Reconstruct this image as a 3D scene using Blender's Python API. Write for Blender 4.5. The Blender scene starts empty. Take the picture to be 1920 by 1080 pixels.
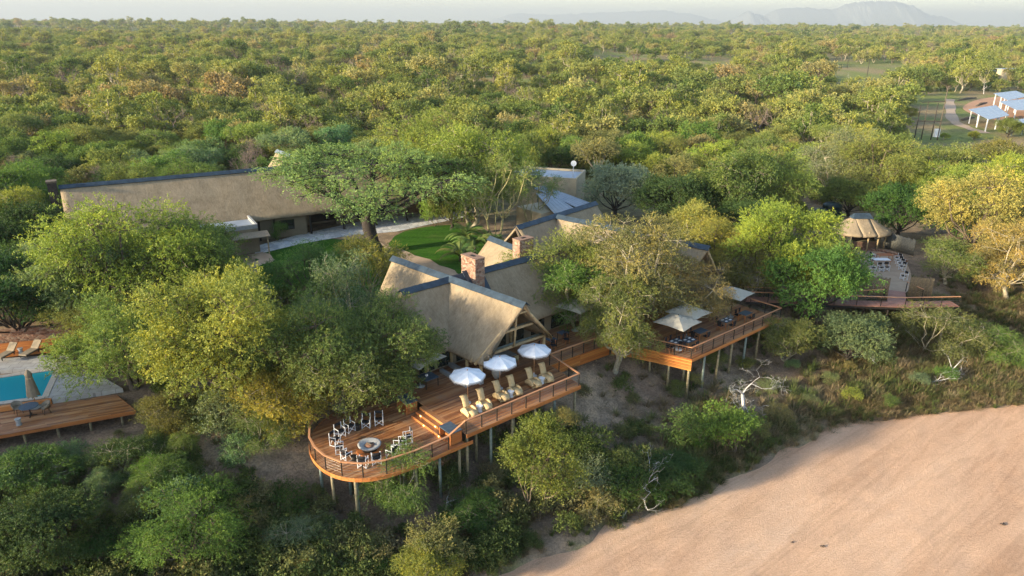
import bpy, math, random
import numpy as np
from mathutils import Matrix, Vector, Euler

sc = bpy.context.scene
COL = sc.collection
R_ = math.radians

# ------------------------------------------------------------------ camera, sky, sun, exposure
FPX = 1340.0; HZ = 46.0; CZ = 25.5
pit = math.atan((540 - HZ) / FPX); rol = R_(.37)
fw = np.array([0, math.cos(pit), -math.sin(pit)])
_up = np.array([0, math.sin(pit), math.cos(pit)]); _ri = np.array([1., 0, 0])
ri = _ri * math.cos(rol) + _up * math.sin(rol)
up = _up * math.cos(rol) - _ri * math.sin(rol)
CAM = np.array([0, 0, CZ])
cd = bpy.data.cameras.new('camera'); cam = bpy.data.objects.new('camera', cd); COL.objects.link(cam)
cd.sensor_width = 36; cd.lens = FPX / 1920 * 36; cd.clip_start = .5; cd.clip_end = 60000
cam.matrix_world = Matrix(((ri[0], up[0], -fw[0], 0), (ri[1], up[1], -fw[1], 0), (ri[2], up[2], -fw[2], CZ), (0, 0, 0, 1)))
sc.camera = cam

SUN_EL = R_(14.0); SUN_AZ = R_(-116.0)          # azimuth clockwise from +Y: from the left, a little behind the camera
w = bpy.data.worlds.new('World'); sc.world = w; w.use_nodes = True
nt = w.node_tree; sky = nt.nodes.new('ShaderNodeTexSky'); sky.sky_type = 'NISHITA'; sky.sun_disc = False
sky.sun_elevation = SUN_EL; sky.sun_rotation = SUN_AZ; sky.dust_density = 1.2; sky.air_density = 1.0; sky.ozone_density = 1.0; sky.altitude = 300
nt.links.new(sky.outputs[0], nt.nodes['Background'].inputs[0]); nt.nodes['Background'].inputs[1].default_value = .15
sl = bpy.data.lights.new('sun', 'SUN'); so = bpy.data.objects.new('sun', sl); COL.objects.link(so)
sl.energy = 4.6; sl.angle = R_(3); sl.color = (1, .85, .60)
sd = Vector((math.sin(SUN_AZ) * math.cos(SUN_EL), math.cos(SUN_AZ) * math.cos(SUN_EL), math.sin(SUN_EL)))
so.rotation_euler = sd.to_track_quat('Z', 'Y').to_euler(); so.location = (-60, -30, 60)
sc.view_settings.view_transform = 'Standard'; sc.view_settings.look = 'None'; sc.view_settings.gamma = 1
sc.view_settings.use_curve_mapping = False; sc.view_settings.exposure = 1.6
cy = sc.cycles; cy.max_bounces = 5; cy.diffuse_bounces = 3; cy.glossy_bounces = 2; cy.transmission_bounces = 3; cy.volume_bounces = 1
cy.transparent_max_bounces = 6; cy.use_denoising = True

# ------------------------------------------------------------------ helpers
def P(x, y, z=0.0):                              # the world point that pixel (1920x1080) shows at height z
    d = fw * FPX + ri * (x - 960) - up * (y - 540)
    return CAM + d * ((z - CZ) / d[2])
def proj(q):
    d = np.asarray(q) - CAM; k = d @ fw
    return 960 + FPX * (d @ ri) / k, 540 - FPX * (d @ up) / k
AA = R_(40.5); OO = np.array([5.1, 47.92]); U = np.array([math.cos(AA), math.sin(AA)]); V = np.array([-U[1], U[0]])
def W(u, v, z=0.0):
    q = OO + U * u + V * v; return (q[0], q[1], z)
def UV(p):
    q = np.array([p[0], p[1]]) - OO; return q @ U, q @ V

def tag(o, label=None, cat=None, group=None, kind=None):
    if label: o['label'] = label
    if cat: o['category'] = cat
    if group: o['group'] = group
    if kind: o['kind'] = kind
    return o
def thing(name, label, cat, loc=(0, 0, 0), rz=0.0, group=None):
    o = bpy.data.objects.new(name, None); COL.objects.link(o); o.location = loc; o.rotation_euler = (0, 0, rz)
    o.empty_display_size = .3
    return tag(o, label, cat, group)
def link(name, me, parent=None, loc=None, rot=None, scale=None):
    o = bpy.data.objects.new(name, me); COL.objects.link(o)
    if parent is not None: o.parent = parent
    if loc is not None: o.location = loc
    if rot is not None: o.rotation_euler = rot
    if scale is not None: o.scale = scale
    return o
def copy_tree(o, parent=None):
    c = o.copy(); COL.objects.link(c); c.parent = parent
    for ch in list(o.children): copy_tree(ch, c)
    return c
def place(proto, used, loc, rz, label=None, group=None, s=None):
    o = proto if not used else copy_tree(proto)
    o.location = loc; o.rotation_euler = (0, 0, rz)
    if s: o.scale = (s, s, s)
    if label: o['label'] = label
    if group: o['group'] = group
    return o

class MB:
    def __init__(s): s.v = []; s.f = []; s.sm = []
    def add(s, vs, fs, smooth=False):
        b = len(s.v); s.v += [tuple(map(float, q)) for q in vs]; s.f += [tuple(b + i for i in f) for f in fs]; s.sm += [smooth] * len(fs); return s
    def box(s, c, d, rz=0.0, rot=None):
        m = (rot if rot is not None else Matrix.Rotation(rz, 3, 'Z'))
        vs = []
        for k in range(8):
            q = Vector(((k & 1) - .5, ((k >> 1) & 1) - .5, ((k >> 2) & 1) - .5)); q = Vector((q.x * d[0], q.y * d[1], q.z * d[2]))
            vs.append(m @ q + Vector(c))
        return s.add(vs, [(0, 2, 3, 1), (4, 5, 7, 6), (0, 1, 5, 4), (2, 6, 7, 3), (0, 4, 6, 2), (1, 3, 7, 5)])
    def bar(s, a, b, w, h):                        # rectangular bar from a to b
        a = Vector(a); b = Vector(b); d = b - a; L = d.length; x = d.normalized(); z = Vector((0, 0, 1))
        if abs(x.z) > .98: z = Vector((0, 1, 0))
        y = z.cross(x).normalized(); z = x.cross(y)
        m = Matrix((x, y, z)).transposed()
        return s.box((a + b) / 2, (L, w, h), rot=m)
    def tube(s, pts, rad, n=8, cap=True):
        pts = [Vector(p) for p in pts]
        if not hasattr(rad, '__len__'): rad = [rad] * len(pts)
        rings = []; base = len(s.v)
        for i, p in enumerate(pts):
            d = (pts[min(i + 1, len(pts) - 1)] - pts[max(i - 1, 0)]).normalized()
            r0 = Vector((0, 0, 1)) if abs(d.z) < .9 else Vector((1, 0, 0))
            x = d.cross(r0).normalized(); y = d.cross(x)
            for k in range(n):
                t = 2 * math.pi * k / n
                s.v.append(tuple(p + (x * math.cos(t) + y * math.sin(t)) * rad[i]))
        for i in range(len(pts) - 1):
            for k in range(n):
                a = base + i * n + k; b = base + i * n + (k + 1) % n
                s.f.append((a, b, b + n, a + n)); s.sm.append(True)
        if cap:
            s.f.append(tuple(base + k for k in range(n))[::-1]); s.sm.append(False)
            e = base + (len(pts) - 1) * n; s.f.append(tuple(e + k for k in range(n))); s.sm.append(False)
        return s
    def lathe(s, prof, n=16, c=(0, 0, 0), smooth=True):
        base = len(s.v)
        for r, z in prof:
            for k in range(n):
                t = 2 * math.pi * k / n; s.v.append((c[0] + r * math.cos(t), c[1] + r * math.sin(t), c[2] + z))
        for i in range(len(prof) - 1):
            for k in range(n):
                a = base + i * n + k; b = base + i * n + (k + 1) % n
                s.f.append((a, b, b + n, a + n)); s.sm.append(smooth)
        s.f.append(tuple(base + k for k in range(n))[::-1]); s.sm.append(False)
        e = base + (len(prof) - 1) * n; s.f.append(tuple(e + k for k in range(n))); s.sm.append(False)
        return s
    def prism(s, poly, z0, z1):
        n = len(poly)
        vs = [(x, y, z0) for x, y in poly] + [(x, y, z1) for x, y in poly]
        fs = [tuple(range(n))[::-1], tuple(range(n, 2 * n))] + [(i, (i + 1) % n, n + (i + 1) % n, n + i) for i in range(n)]
        return s.add(vs, fs)
    def mesh(s, name, mat=None):
        me = bpy.data.meshes.new(name); me.from_pydata(s.v, [], s.f)
        if mat: me.materials.append(mat)
        me.polygons.foreach_set('use_smooth', s.sm); me.update()
        return me
    def build(s, name, mat, parent=None, **k):
        return link(name, s.mesh(name, mat), parent, **k)

# ------------------------------------------------------------------ materials
def newmat(name):
    m = bpy.data.materials.new(name); m.use_nodes = True; n = m.node_tree; n.nodes.clear()
    out = n.nodes.new('ShaderNodeOutputMaterial'); return m, n, out
def N(n, t, **k):
    x = n.nodes.new(t)
    for a, b in k.items(): setattr(x, a, b)
    return x
def ramp(n, stops, fac):
    r = N(n, 'ShaderNodeValToRGB'); e = r.color_ramp.elements
    while len(e) < len(stops): e.new(.5)
    for i, (p, c) in enumerate(stops): e[i].position = p; e[i].color = (*c, 1)
    n.links.new(fac, r.inputs[0]); return r.outputs[0]
def noise(n, vec, scale, detail=4, rough=.55, dist=0.0):
    x = N(n, 'ShaderNodeTexNoise'); x.inputs['Scale'].default_value = scale; x.inputs['Detail'].default_value = detail
    x.inputs['Roughness'].default_value = rough; x.inputs['Distortion'].default_value = dist
    if vec is not None: n.links.new(vec, x.inputs['Vector'])
    return x.outputs['Fac']
def mapping(n, vec, scale=(1, 1, 1), rot=(0, 0, 0)):
    m = N(n, 'ShaderNodeMapping'); m.inputs['Scale'].default_value = scale; m.inputs['Rotation'].default_value = rot
    n.links.new(vec, m.inputs['Vector']); return m.outputs[0]
def mixc(n, a, b, fac, mode='MIX'):
    x = N(n, 'ShaderNodeMix', data_type='RGBA', blend_type=mode)
    for sock, val in ((x.inputs[0], fac), (x.inputs[6], a), (x.inputs[7], b)):
        if isinstance(val, (int, float)): sock.default_value = val
        elif isinstance(val, tuple): sock.default_value = (*val, 1)
        else: n.links.new(val, sock)
    return x.outputs[2]
def math_(n, op, a, b=0.0):
    x = N(n, 'ShaderNodeMath', operation=op)
    for i, val in enumerate((a, b)):
        if isinstance(val, (int, float)): x.inputs[i].default_value = val
        else: n.links.new(val, x.inputs[i])
    return x.outputs[0]
def prin(n, out, col, rough=.8, bump=None, bstr=.3, bdist=.02, spec=.3, metal=0.0):
    p = N(n, 'ShaderNodeBsdfPrincipled')
    if isinstance(col, tuple): p.inputs['Base Color'].default_value = (*col, 1)
    else: n.links.new(col, p.inputs['Base Color'])
    if isinstance(rough, (int, float)): p.inputs['Roughness'].default_value = rough
    else: n.links.new(rough, p.inputs['Roughness'])
    p.inputs['Specular IOR Level'].default_value = spec; p.inputs['Metallic'].default_value = metal
    if bump is not None:
        b = N(n, 'ShaderNodeBump'); b.inputs['Strength'].default_value = bstr; b.inputs['Distance'].default_value = bdist
        n.links.new(bump, b.inputs['Height']); n.links.new(b.outputs[0], p.inputs['Normal'])
    n.links.new(p.outputs[0], out.inputs[0]); return p
def geo(n): return N(n, 'ShaderNodeNewGeometry').outputs['Position']
def objc(n): return N(n, 'ShaderNodeTexCoord').outputs['Object']

def simple(name, c1, c2=None, scale=6.0, rough=.75, bump=.15, spec=.3, metal=0.0, detail=4):
    m, n, o = newmat(name)
    c2 = c2 or tuple(x * .75 for x in c1)
    v = objc(n); f = noise(n, v, scale, detail)
    prin(n, o, ramp(n, [(.3, c2), (.7, c1)], f), rough, f, bump, .02, spec, metal)
    return m
def wood_mat(name, stops, ang=AA, rough=.45, spec=.4, rand=.6, world=True, wear=0.0):
    m, n, o = newmat(name)
    v = geo(n) if world else objc(n)
    g = mapping(n, v, (1, 1, 1), (0, 0, -ang)) if world else v
    g2 = mapping(n, g, (.7, 14, 14)); f = noise(n, g2, 1.6, 5, .6, .4)
    f3 = noise(n, mapping(n, g, (.35, 2.2, 2.2)), 1.0, 3)
    r = N(n, 'ShaderNodeObjectInfo').outputs['Random']
    mix = math_(n, 'ADD', math_(n, 'MULTIPLY', f, .45), math_(n, 'ADD', math_(n, 'MULTIPLY', r, rand * .5), math_(n, 'MULTIPLY', f3, .3)))
    col = ramp(n, stops, mix)
    if wear: col = mixc(n, col, (.27, .20, .15), math_(n, 'MULTIPLY', ramp(n, [(.46, (0, 0, 0)), (.70, (1, 1, 1))], noise(n, g, .55, 6, .75)), wear))
    prin(n, o, col, rough, f, .25, .01, spec)
    return m
M = {}
M['deck'] = wood_mat('deck_boards', [(.30, (.12, .040, .017)), (.48, (.25, .098, .036)), (.72, (.37, .165, .062)), (1, (.52, .30, .15))], rand=1.0, wear=.55)
M['slat'] = wood_mat('slat_boards', [(.25, (.26, .07, .018)), (.55, (.46, .15, .032)), (.95, (.60, .26, .065))], rand=1.1)
M['fascia'] = wood_mat('fascia_boards', [(.25, (.32, .10, .03)), (.6, (.50, .19, .055)), (.85, (.58, .27, .09))])
M['rail'] = wood_mat('handrail', [(.25, (.42, .19, .09)), (.8, (.58, .30, .16))], world=False)
M['box'] = wood_mat('box_boards', [(.25, (.30, .09, .03)), (.6, (.46, .17, .05)), (.85, (.55, .25, .08))], world=False)
M['walk'] = wood_mat('boardwalk_boards', [(.25, (.22, .09, .06)), (.6, (.34, .16, .11)), (.85, (.42, .22, .16))], rough=.6)
M['pole'] = simple('treated_pole', (.36, .29, .17), (.17, .15, .09), 5)
M['polegrey'] = simple('weathered_pole', (.25, .28, .24), (.13, .17, .15), 5)
M['log'] = simple('peeled_log', (.52, .40, .23), (.32, .23, .12), 4)
M['steel'] = simple('black_steel', (.015, .014, .013), (.03, .025, .02), 8, .45, .02)
M['cable'] = simple('steel_cable', (.35, .35, .35), None, 8, .35, 0, .5, .8)
M['black'] = simple('black_canvas', (.012, .013, .016), (.02, .02, .024), 20, .8)
M['white'] = simple('white_paint', (.80, .80, .80), (.70, .70, .72), 8, .5, .03)
M['canopy_white'] = simple('white_canvas', (.78, .80, .83), (.68, .71, .76), 3, .8, .1)
M['fringe'] = simple('fringe_canvas', (.66, .69, .74), (.36, .38, .42), 30, .9)
M['canopy_beige'] = simple('beige_canvas', (.42, .39, .32), (.36, .33, .27), 3, .8, .1)
M['canopy_taupe'] = simple('taupe_canvas', (.30, .24, .17), (.22, .18, .13), 4, .85, .2)
M['concrete'] = simple('concrete', (.36, .36, .35), (.26, .26, .26), 4, .8)
M['slate'] = simple('slate_top', (.075, .105, .135), (.05, .07, .095), 5, .5, .1)
M['umbpole'] = simple('varnished_pole', (.50, .27, .13), (.38, .18, .08), 6, .4)
M['metalroof'] = simple('grey_sheet_roof', (.31, .35, .41), (.22, .26, .32), .8, .45, .05, .4)
M['greycap'] = simple('grey_ridge', (.16, .19, .22), (.12, .15, .18), 2, .5)
M['cream'] = simple('cream_plaster', (.50, .42, .28), (.42, .34, .23), 1.5, .9)
M['beigewall'] = simple('beige_plaster', (.28, .225, .15), (.23, .18, .12), 1.2, .9)
M['glass'] = simple('dark_glass', (.012, .018, .016), (.02, .03, .024), 2, .08, 0, .6)
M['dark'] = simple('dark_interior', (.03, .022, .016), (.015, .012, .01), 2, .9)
M['tank'] = simple('green_tank', (.010, .028, .022), (.008, .02, .018), 3, .45)
M['rock'] = simple('pale_rock', (.55, .50, .44), (.40, .36, .31), 4, .9)
M['bark'] = simple('bark', (.16, .12, .085), (.07, .055, .04), 5, .95, .5)
M['darkbark'] = simple('dark_bark', (.055, .045, .038), (.025, .02, .018), 5, .95, .5)
M['palebark'] = simple('pale_bark', (.42, .37, .27), (.25, .21, .14), 4, .9, .4)
M['yellowbark'] = simple('yellow_bark', (.40, .36, .18), (.28, .24, .10), 4, .9, .3)
M['deadwood'] = simple('dead_wood', (.62, .60, .58), (.36, .34, .33), 6, .9, .4)
M['pinktwig'] = simple('bare_twigs', (.27, .20, .17), (.17, .125, .11), 3, .95)
M['soilred'] = simple('red_soil', (.30, .15, .09), (.22, .11, .07), 2, .95)
M['orangewall'] = simple('stone_infill', (.34, .20, .13), (.18, .11, .08), 4, .9)

def thatch_mat():
    m, n, o = newmat('thatch')
    tc = N(n, 'ShaderNodeTexCoord'); v = tc.outputs['UV']
    f = noise(n, mapping(n, v, (9, 1.6, 1)), 2.0, 7, .75, .6)
    f2 = noise(n, mapping(n, v, (.55, .45, 1)), 1.4, 6, .7)
    f3 = noise(n, mapping(n, v, (2.2, 1.1, 1)), 1.6, 4, .7, .5)
    r = math_(n, 'ADD', math_(n, 'MULTIPLY', f, .35), math_(n, 'ADD', math_(n, 'MULTIPLY', f2, .42), math_(n, 'MULTIPLY', f3, .25)))
    c = ramp(n, [(.30, (.12, .09, .06)), (.46, (.255, .195, .125)), (.58, (.34, .265, .175)), (.75, (.43, .345, .24))], r)
    prin(n, o, c, .95, math_(n, 'ADD', f, f3), .8, .05, .1); return m
M['thatch'] = thatch_mat()
def cap_mat():
    m, n, o = newmat('ridge_cement'); v = geo(n)
    f = noise(n, v, 1.5, 6, .7); f2 = noise(n, v, 9, 3)
    c = ramp(n, [(.35, (.020, .032, .046)), (.6, (.036, .058, .082)), (.78, (.075, .10, .125))], f)
    prin(n, o, c, .55, f2, .3, .01, .35); return m
M['cap'] = cap_mat()
def stone_mat():
    m, n, o = newmat('red_stone'); v = objc(n)
    d = N(n, 'ShaderNodeTexNoise'); d.inputs['Scale'].default_value = 3
    n.links.new(v, d.inputs['Vector'])
    vv = N(n, 'ShaderNodeVectorMath', operation='ADD'); sc_ = N(n, 'ShaderNodeVectorMath', operation='SCALE'); sc_.inputs['Scale'].default_value = .12
    n.links.new(d.outputs['Color'], sc_.inputs[0]); n.links.new(v, vv.inputs[0]); n.links.new(sc_.outputs[0], vv.inputs[1])
    mp = mapping(n, vv.outputs[0], (1, 1, 1.6))
    vo = N(n, 'ShaderNodeTexVoronoi'); vo.inputs['Scale'].default_value = 4.2; n.links.new(mp, vo.inputs['Vector'])
    ve = N(n, 'ShaderNodeTexVoronoi', feature='DISTANCE_TO_EDGE'); ve.inputs['Scale'].default_value = 4.2; n.links.new(mp, ve.inputs['Vector'])
    sep = N(n, 'ShaderNodeSeparateColor'); n.links.new(vo.outputs['Color'], sep.inputs[0])
    c = ramp(n, [(0, (.15, .075, .05)), (.35, (.30, .155, .10)), (.6, (.38, .23, .155)), (.85, (.44, .34, .25)), (1, (.18, .12, .10))], sep.outputs[0])
    e = ramp(n, [(.0, (0, 0, 0)), (.07, (1, 1, 1))], ve.outputs['Distance'])
    c = mixc(n, (.33, .24, .19), c, e)
    c = mixc(n, c, (.12, .08, .06), math_(n, 'MULTIPLY', noise(n, v, 9, 4), .35))
    prin(n, o, c, .9, ve.outputs['Distance'], .9, .06, .2); return m
M['stone'] = stone_mat()
def rattan_mat():
    m, n, o = newmat('rattan'); v = objc(n)
    a = N(n, 'ShaderNodeTexWave'); a.inputs['Scale'].default_value = 14; a.inputs['Distortion'].default_value = 1.5; n.links.new(v, a.inputs['Vector'])
    f = noise(n, v, 5, 3)
    c = ramp(n, [(.2, (.46, .31, .14)), (.8, (.68, .51, .28))], math_(n, 'ADD', math_(n, 'MULTIPLY', a.outputs['Fac'], .4), math_(n, 'MULTIPLY', f, .7)))
    prin(n, o, c, .6, a.outputs['Fac'], .5, .01, .3); return m
M['rattan'] = rattan_mat()
def leaf_mat(name, far=False):
    m, n, o = newmat(name)
    at = N(n, 'ShaderNodeAttribute', attribute_name='tint').outputs['Fac']
    oi = N(n, 'ShaderNodeObjectInfo')
    if far:
        f = noise(n, mapping(n, oi.outputs['Location'], (.012, .012, .01)), 1.0, 2)
        k = math_(n, 'ADD', math_(n, 'MULTIPLY', oi.outputs['Random'], .66), math_(n, 'MULTIPLY', f, .50))
        base = ramp(n, [(.14, (.065, .115, .034)), (.28, (.13, .185, .048)), (.42, (.22, .255, .065)), (.55, (.29, .30, .085)), (.66, (.15, .195, .058)), (.76, (.26, .285, .08)), (.86, (.32, .30, .12)), (.94, (.30, .225, .12)), (1, (.12, .165, .052))], k)
    else:
        base = oi.outputs['Color']
    t2 = ramp(n, [(0, (.50, .58, .62)), (.5, (1, 1, 1)), (1, (1.55, 1.32, .95))], at)
    c = mixc(n, base, t2, 1.0, 'MULTIPLY')
    p = N(n, 'ShaderNodeBsdfPrincipled'); n.links.new(c, p.inputs['Base Color']); p.inputs['Roughness'].default_value = .55; p.inputs['Specular IOR Level'].default_value = .18
    t = N(n, 'ShaderNodeBsdfTranslucent'); n.links.new(mixc(n, c, (1.25, 1.2, .6), 1.0, 'MULTIPLY'), t.inputs[0])
    mx = N(n, 'ShaderNodeMixShader'); mx.inputs[0].default_value = .33
    n.links.new(p.outputs[0], mx.inputs[1]); n.links.new(t.outputs[0], mx.inputs[2]); n.links.new(mx.outputs[0], o.inputs[0])
    return m
M['leaf'] = leaf_mat('leaf'); M['leaffar'] = leaf_mat('leaf_far', True)

# ------------------------------------------------------------------ terrain
RV = [(-420, -260), (-120, -60), (-55, 5), (-30, 20), (-14, 28.5)]
RV += [tuple(P(x, y, -5.5)[:2]) for x, y in [(905, 1085), (985, 1050), (1060, 1036), (1130, 993), (1230, 965), (1290, 938), (1380, 888), (1500, 830), (1590, 792), (1690, 778), (1725, 772), (1920, 755)]]
RV += [(60, 58.5), (90, 66), (150, 90), (500, 200), (1500, 500)]
RV = np.array(RV)
def bank(x, y):
    x = np.asarray(x, float); y = np.asarray(y, float); best = np.full(x.shape, 1e18); sg = np.ones(x.shape)
    for i in range(len(RV) - 1):
        a = RV[i]; b = RV[i + 1]; d = b - a; L = d @ d
        t = np.clip(((x - a[0]) * d[0] + (y - a[1]) * d[1]) / L, 0, 1)
        dx = x - a[0] - t * d[0]; dy = y - a[1] - t * d[1]; q = dx * dx + dy * dy
        s = np.sign(d[0] * (y - a[1]) - d[1] * (x - a[0]))
        m = q < best; best = np.where(m, q, best); sg = np.where(m, s, sg)
    return np.sqrt(best) * sg
def vnoise(x, y, seed=0):                        # cheap smooth value noise
    xi = np.floor(x).astype(np.int64); yi = np.floor(y).astype(np.int64); fx = x - xi; fy = y - yi
    def h(a, b):
        k = (a * 374761393 + b * 668265263 + seed * 1442695041) & 0x7fffffff
        k = ((k ^ (k >> 13)) * 1274126177) & 0x7fffffff
        return ((k ^ (k >> 16)) & 0xffff) / 65535.0
    sx = fx * fx * (3 - 2 * fx); sy = fy * fy * (3 - 2 * fy)
    return (h(xi, yi) * (1 - sx) + h(xi + 1, yi) * sx) * (1 - sy) + (h(xi, yi + 1) * (1 - sx) + h(xi + 1, yi + 1) * sx) * sy
def fbm(x, y, seed=0, o=4):
    s = 0; a = .5
    for i in range(o): s = s + a * vnoise(x * 2 ** i, y * 2 ** i, seed + i); a *= .5
    return s
BD = [-400, -90, -76, -70, -2, -.25, .3, 2, 7, 9, 12.5, 16, 20, 1e5]
BZ = [-.3, -.4, -4.5, -6.3, -6.2, -5.65, -5.2, -4.9, -4.05, -3.1, -1.3, -.5, -.32, -.3]
def ground(x, y):
    x = np.asarray(x, float); y = np.asarray(y, float)
    d = bank(x, y) + (fbm(x * .35, y * .35, 3) - .47) * 2.2
    z = np.interp(d, BD, BZ)
    slope = np.clip(1 - np.abs(d - 6) / 12, 0, 1)
    z = z + (fbm(x * .9, y * .9, 9) - .47) * .7 * slope
    z = z - 1.15 * np.clip((46.3 + (x + 30) * .33 - y) / 1.6, 0, 1) * np.clip((-21 - x) / 4, 0, 1) * np.clip((d - 8) / 6, 0, 1)
    far = np.clip((y - 330) / 900, 0, 1)
    z = z + far * (fbm(x * .0012 + 5, y * .0016, 21, 3) - .4) * 26 + 9 * np.clip((y - 900) / 1300, 0, 1) * np.clip((5200 - y) / 2500, 0, 1)
    return z
def gz(x, y): return float(ground(np.array([x]), np.array([y]))[0])

def axis(a, b, step, lo, hi, g=1.07):
    mid = list(np.arange(a, b + 1e-6, step)); l = []; r = []
    s = step; q = a
    while q > lo: s *= g; q -= s; l.append(q)
    s = step; q = b
    while q < hi: s *= g; q += s; r.append(q)
    return np.array(l[::-1] + mid + r)
def grid_mesh(name, X, Y, Zf, mat, colf=None, smooth=True):
    xx, yy = np.meshgrid(X, Y); z = Zf(xx, yy); nx, ny = len(X), len(Y)
    co = np.stack([xx, yy, z], -1).reshape(-1, 3)
    i = np.arange(nx * ny).reshape(ny, nx)
    q = np.stack([i[:-1, :-1], i[:-1, 1:], i[1:, 1:], i[1:, :-1]], -1).reshape(-1, 4)
    me = bpy.data.meshes.new(name); me.vertices.add(len(co)); me.vertices.foreach_set('co', co.ravel())
    me.loops.add(q.size); me.loops.foreach_set('vertex_index', q.ravel().astype(np.int32)); me.polygons.add(len(q))
    me.polygons.foreach_set('loop_start', (np.arange(len(q)) * 4).astype(np.int32)); me.polygons.foreach_set('use_smooth', [smooth] * len(q))
    me.update(calc_edges=True); me.materials.append(mat)
    if colf is not None:
        c = colf(xx.ravel(), yy.ravel(), z.ravel()); at = me.color_attributes.new('cover', 'FLOAT_COLOR', 'POINT'); at.data.foreach_set('color', c.ravel())
    return me
def ground_mat():
    m, n, o = newmat('ground'); v = geo(n)
    c = N(n, 'ShaderNodeAttribute', attribute_name='cover').outputs['Color']
    f = noise(n, v, .9, 8, .7); f2 = noise(n, v, 7, 5, .7); f3 = noise(n, v, .05, 5)
    k = ramp(n, [(.3, (.55, .55, .55)), (.5, (1, 1, 1)), (.7, (1.5, 1.42, 1.3))], f)
    c = mixc(n, c, k, 1.0, 'MULTIPLY')
    k2 = ramp(n, [(.35, (.62, .62, .62)), (.6, (1.15, 1.12, 1.1))], f2)
    c = mixc(n, c, k2, 1.0, 'MULTIPLY')
    prin(n, o, c, .97, f2, .8, .08, .05); return m
def cover(x, y, z):
    d = bank(x, y); a = fbm(x * .12, y * .12, 31)[:, None]; b = fbm(x * .5, y * .5, 41)[:, None]
    litter = np.array([.20, .15, .11]); dry = np.array([.31, .235, .165]); green = np.array([.17, .195, .06]); far = np.array([.12, .14, .05]); tan = np.array([.34, .235, .15])
    g = np.clip((a - .42) * 7, 0, 1)
    c = litter * (1 - g) + dry * g
    gb = np.clip((b - .5) * 6, 0, 1) * (np.clip(1 - d / 9, 0, 1))[:, None]
    c = c * (1 - gb * .6) + green * gb * .6
    # open grass beyond the lodge
    k = np.clip((y - 85) / 60, 0, 1)[:, None]
    og = green * 1.15 * (1 - g * .75) + tan * g * .75
    c = c * (1 - k) + og * k
    f = np.clip((y - 420) / 900, 0, 1)[:, None]
    c = c * (1 - f) + far * f
    return np.concatenate([c, np.ones((len(c), 1))], 1)
X = axis(-75, 95, .8, -27000, 27000, 1.10); Y = axis(18, 120, .8, -900, 26000, 1.09)
g_ = link('ground', grid_mesh('ground', X, Y, ground, ground_mat(), cover)); tag(g_, kind='structure')

def sand_mat():
    m, n, o = newmat('river_sand'); v = geo(n)
    r = mapping(n, v, (1, 1, 1), (0, 0, -R_(38)))
    big = noise(n, mapping(n, r, (.035, .16, .1)), 1.0, 5, .6, .6); f = noise(n, v, 5, 6, .75); fine = noise(n, v, 22, 3, .7)
    streak = noise(n, mapping(n, r, (.10, .9, 1)), 1.0, 5, .65, .8)
    k = math_(n, 'ADD', math_(n, 'MULTIPLY', big, .62), math_(n, 'ADD', math_(n, 'MULTIPLY', streak, .10), math_(n, 'MULTIPLY', f, .33)))
    c = ramp(n, [(.36, (.47, .28, .17)), (.47, (.62, .39, .255)), (.56, (.71, .465, .31)), (.63, (.76, .52, .36))], k)
    trk = noise(n, mapping(n, r, (.03, .55, 1)), 1.0, 3, .5, 1.6)
    c = mixc(n, c, ramp(n, [(.38, (1, 1, 1)), (.45, (.90, .885, .87)), (.50, (1.02, 1.02, 1.02)), (.60, (1, 1, 1)), (.635, (.93, .915, .90)), (.68, (1, 1, 1))], trk), 1.0, 'MULTIPLY')
    c = mixc(n, c, ramp(n, [(.3, (.80, .78, .76)), (.6, (1.08, 1.08, 1.08))], fine), 1.0, 'MULTIPLY')
    prin(n, o, c, .95, math_(n, 'ADD', math_(n, 'MULTIPLY', f, .7), math_(n, 'MULTIPLY', fine, .8)), 1.0, .14, .1); return m
def sandz(x, y):
    c, s = math.cos(R_(38)), math.sin(R_(38)); a = x * c + y * s; b = -x * s + y * c
    rip = (fbm(a * .9 + 9, b * 2.2, 5) - .47) * .10
    return -5.5 + (fbm(a * .05, b * .16, 77) - .47) * .7 + rip - .12 * np.clip((-bank(x, y) - 1) / 10, 0, 1)
s_ = link('dry_river_bed', grid_mesh('sand', axis(-12, 62, .35, -90, 300, 1.12), axis(28, 62, .35, -60, 66, 1.12), sandz, sand_mat())); tag(s_, kind='structure')

def sheet(name, pts, z, mat, n_sub=0):
    b = MB(); b.add([(p[0], p[1], z) for p in pts], [tuple(range(len(pts)))]); o = b.build(name, mat); tag(o, kind='structure')
    nz = o.data.polygons[0].normal.z
    if nz < 0: o.data.flip_normals()
    return o
def smooth_poly(p, it=2):
    p = [np.array(q[:2], float) for q in p]
    for _ in range(it):
        r = []
        for i in range(len(p)):
            a, b = p[i], p[(i + 1) % len(p)]; r += [a * .75 + b * .25, a * .25 + b * .75]
        p = r
    return p
def strip(name, pts, w, z, mat):
    pts = [np.array(p[:2], float) for p in pts]
    for _ in range(2):
        r = [pts[0]]
        for i in range(len(pts) - 1): r += [pts[i] * .75 + pts[i + 1] * .25, pts[i] * .25 + pts[i + 1] * .75]
        pts = r + [pts[-1]]
    vs = []; fs = []
    for i, p in enumerate(pts):
        d = pts[min(i + 1, len(pts) - 1)] - pts[max(i - 1, 0)]; d /= np.linalg.norm(d); nn = np.array([-d[1], d[0]]) * w / 2 * (1 + .2 * math.sin(i * 1.7))
        vs += [(*(p + nn), z), (*(p - nn), z)]
        if i: k = 2 * i; fs.append((k - 2, k - 1, k + 1, k))
    b = MB(); b.add(vs, fs); o = b.build(name, mat); tag(o, kind='structure')
    return o
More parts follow.
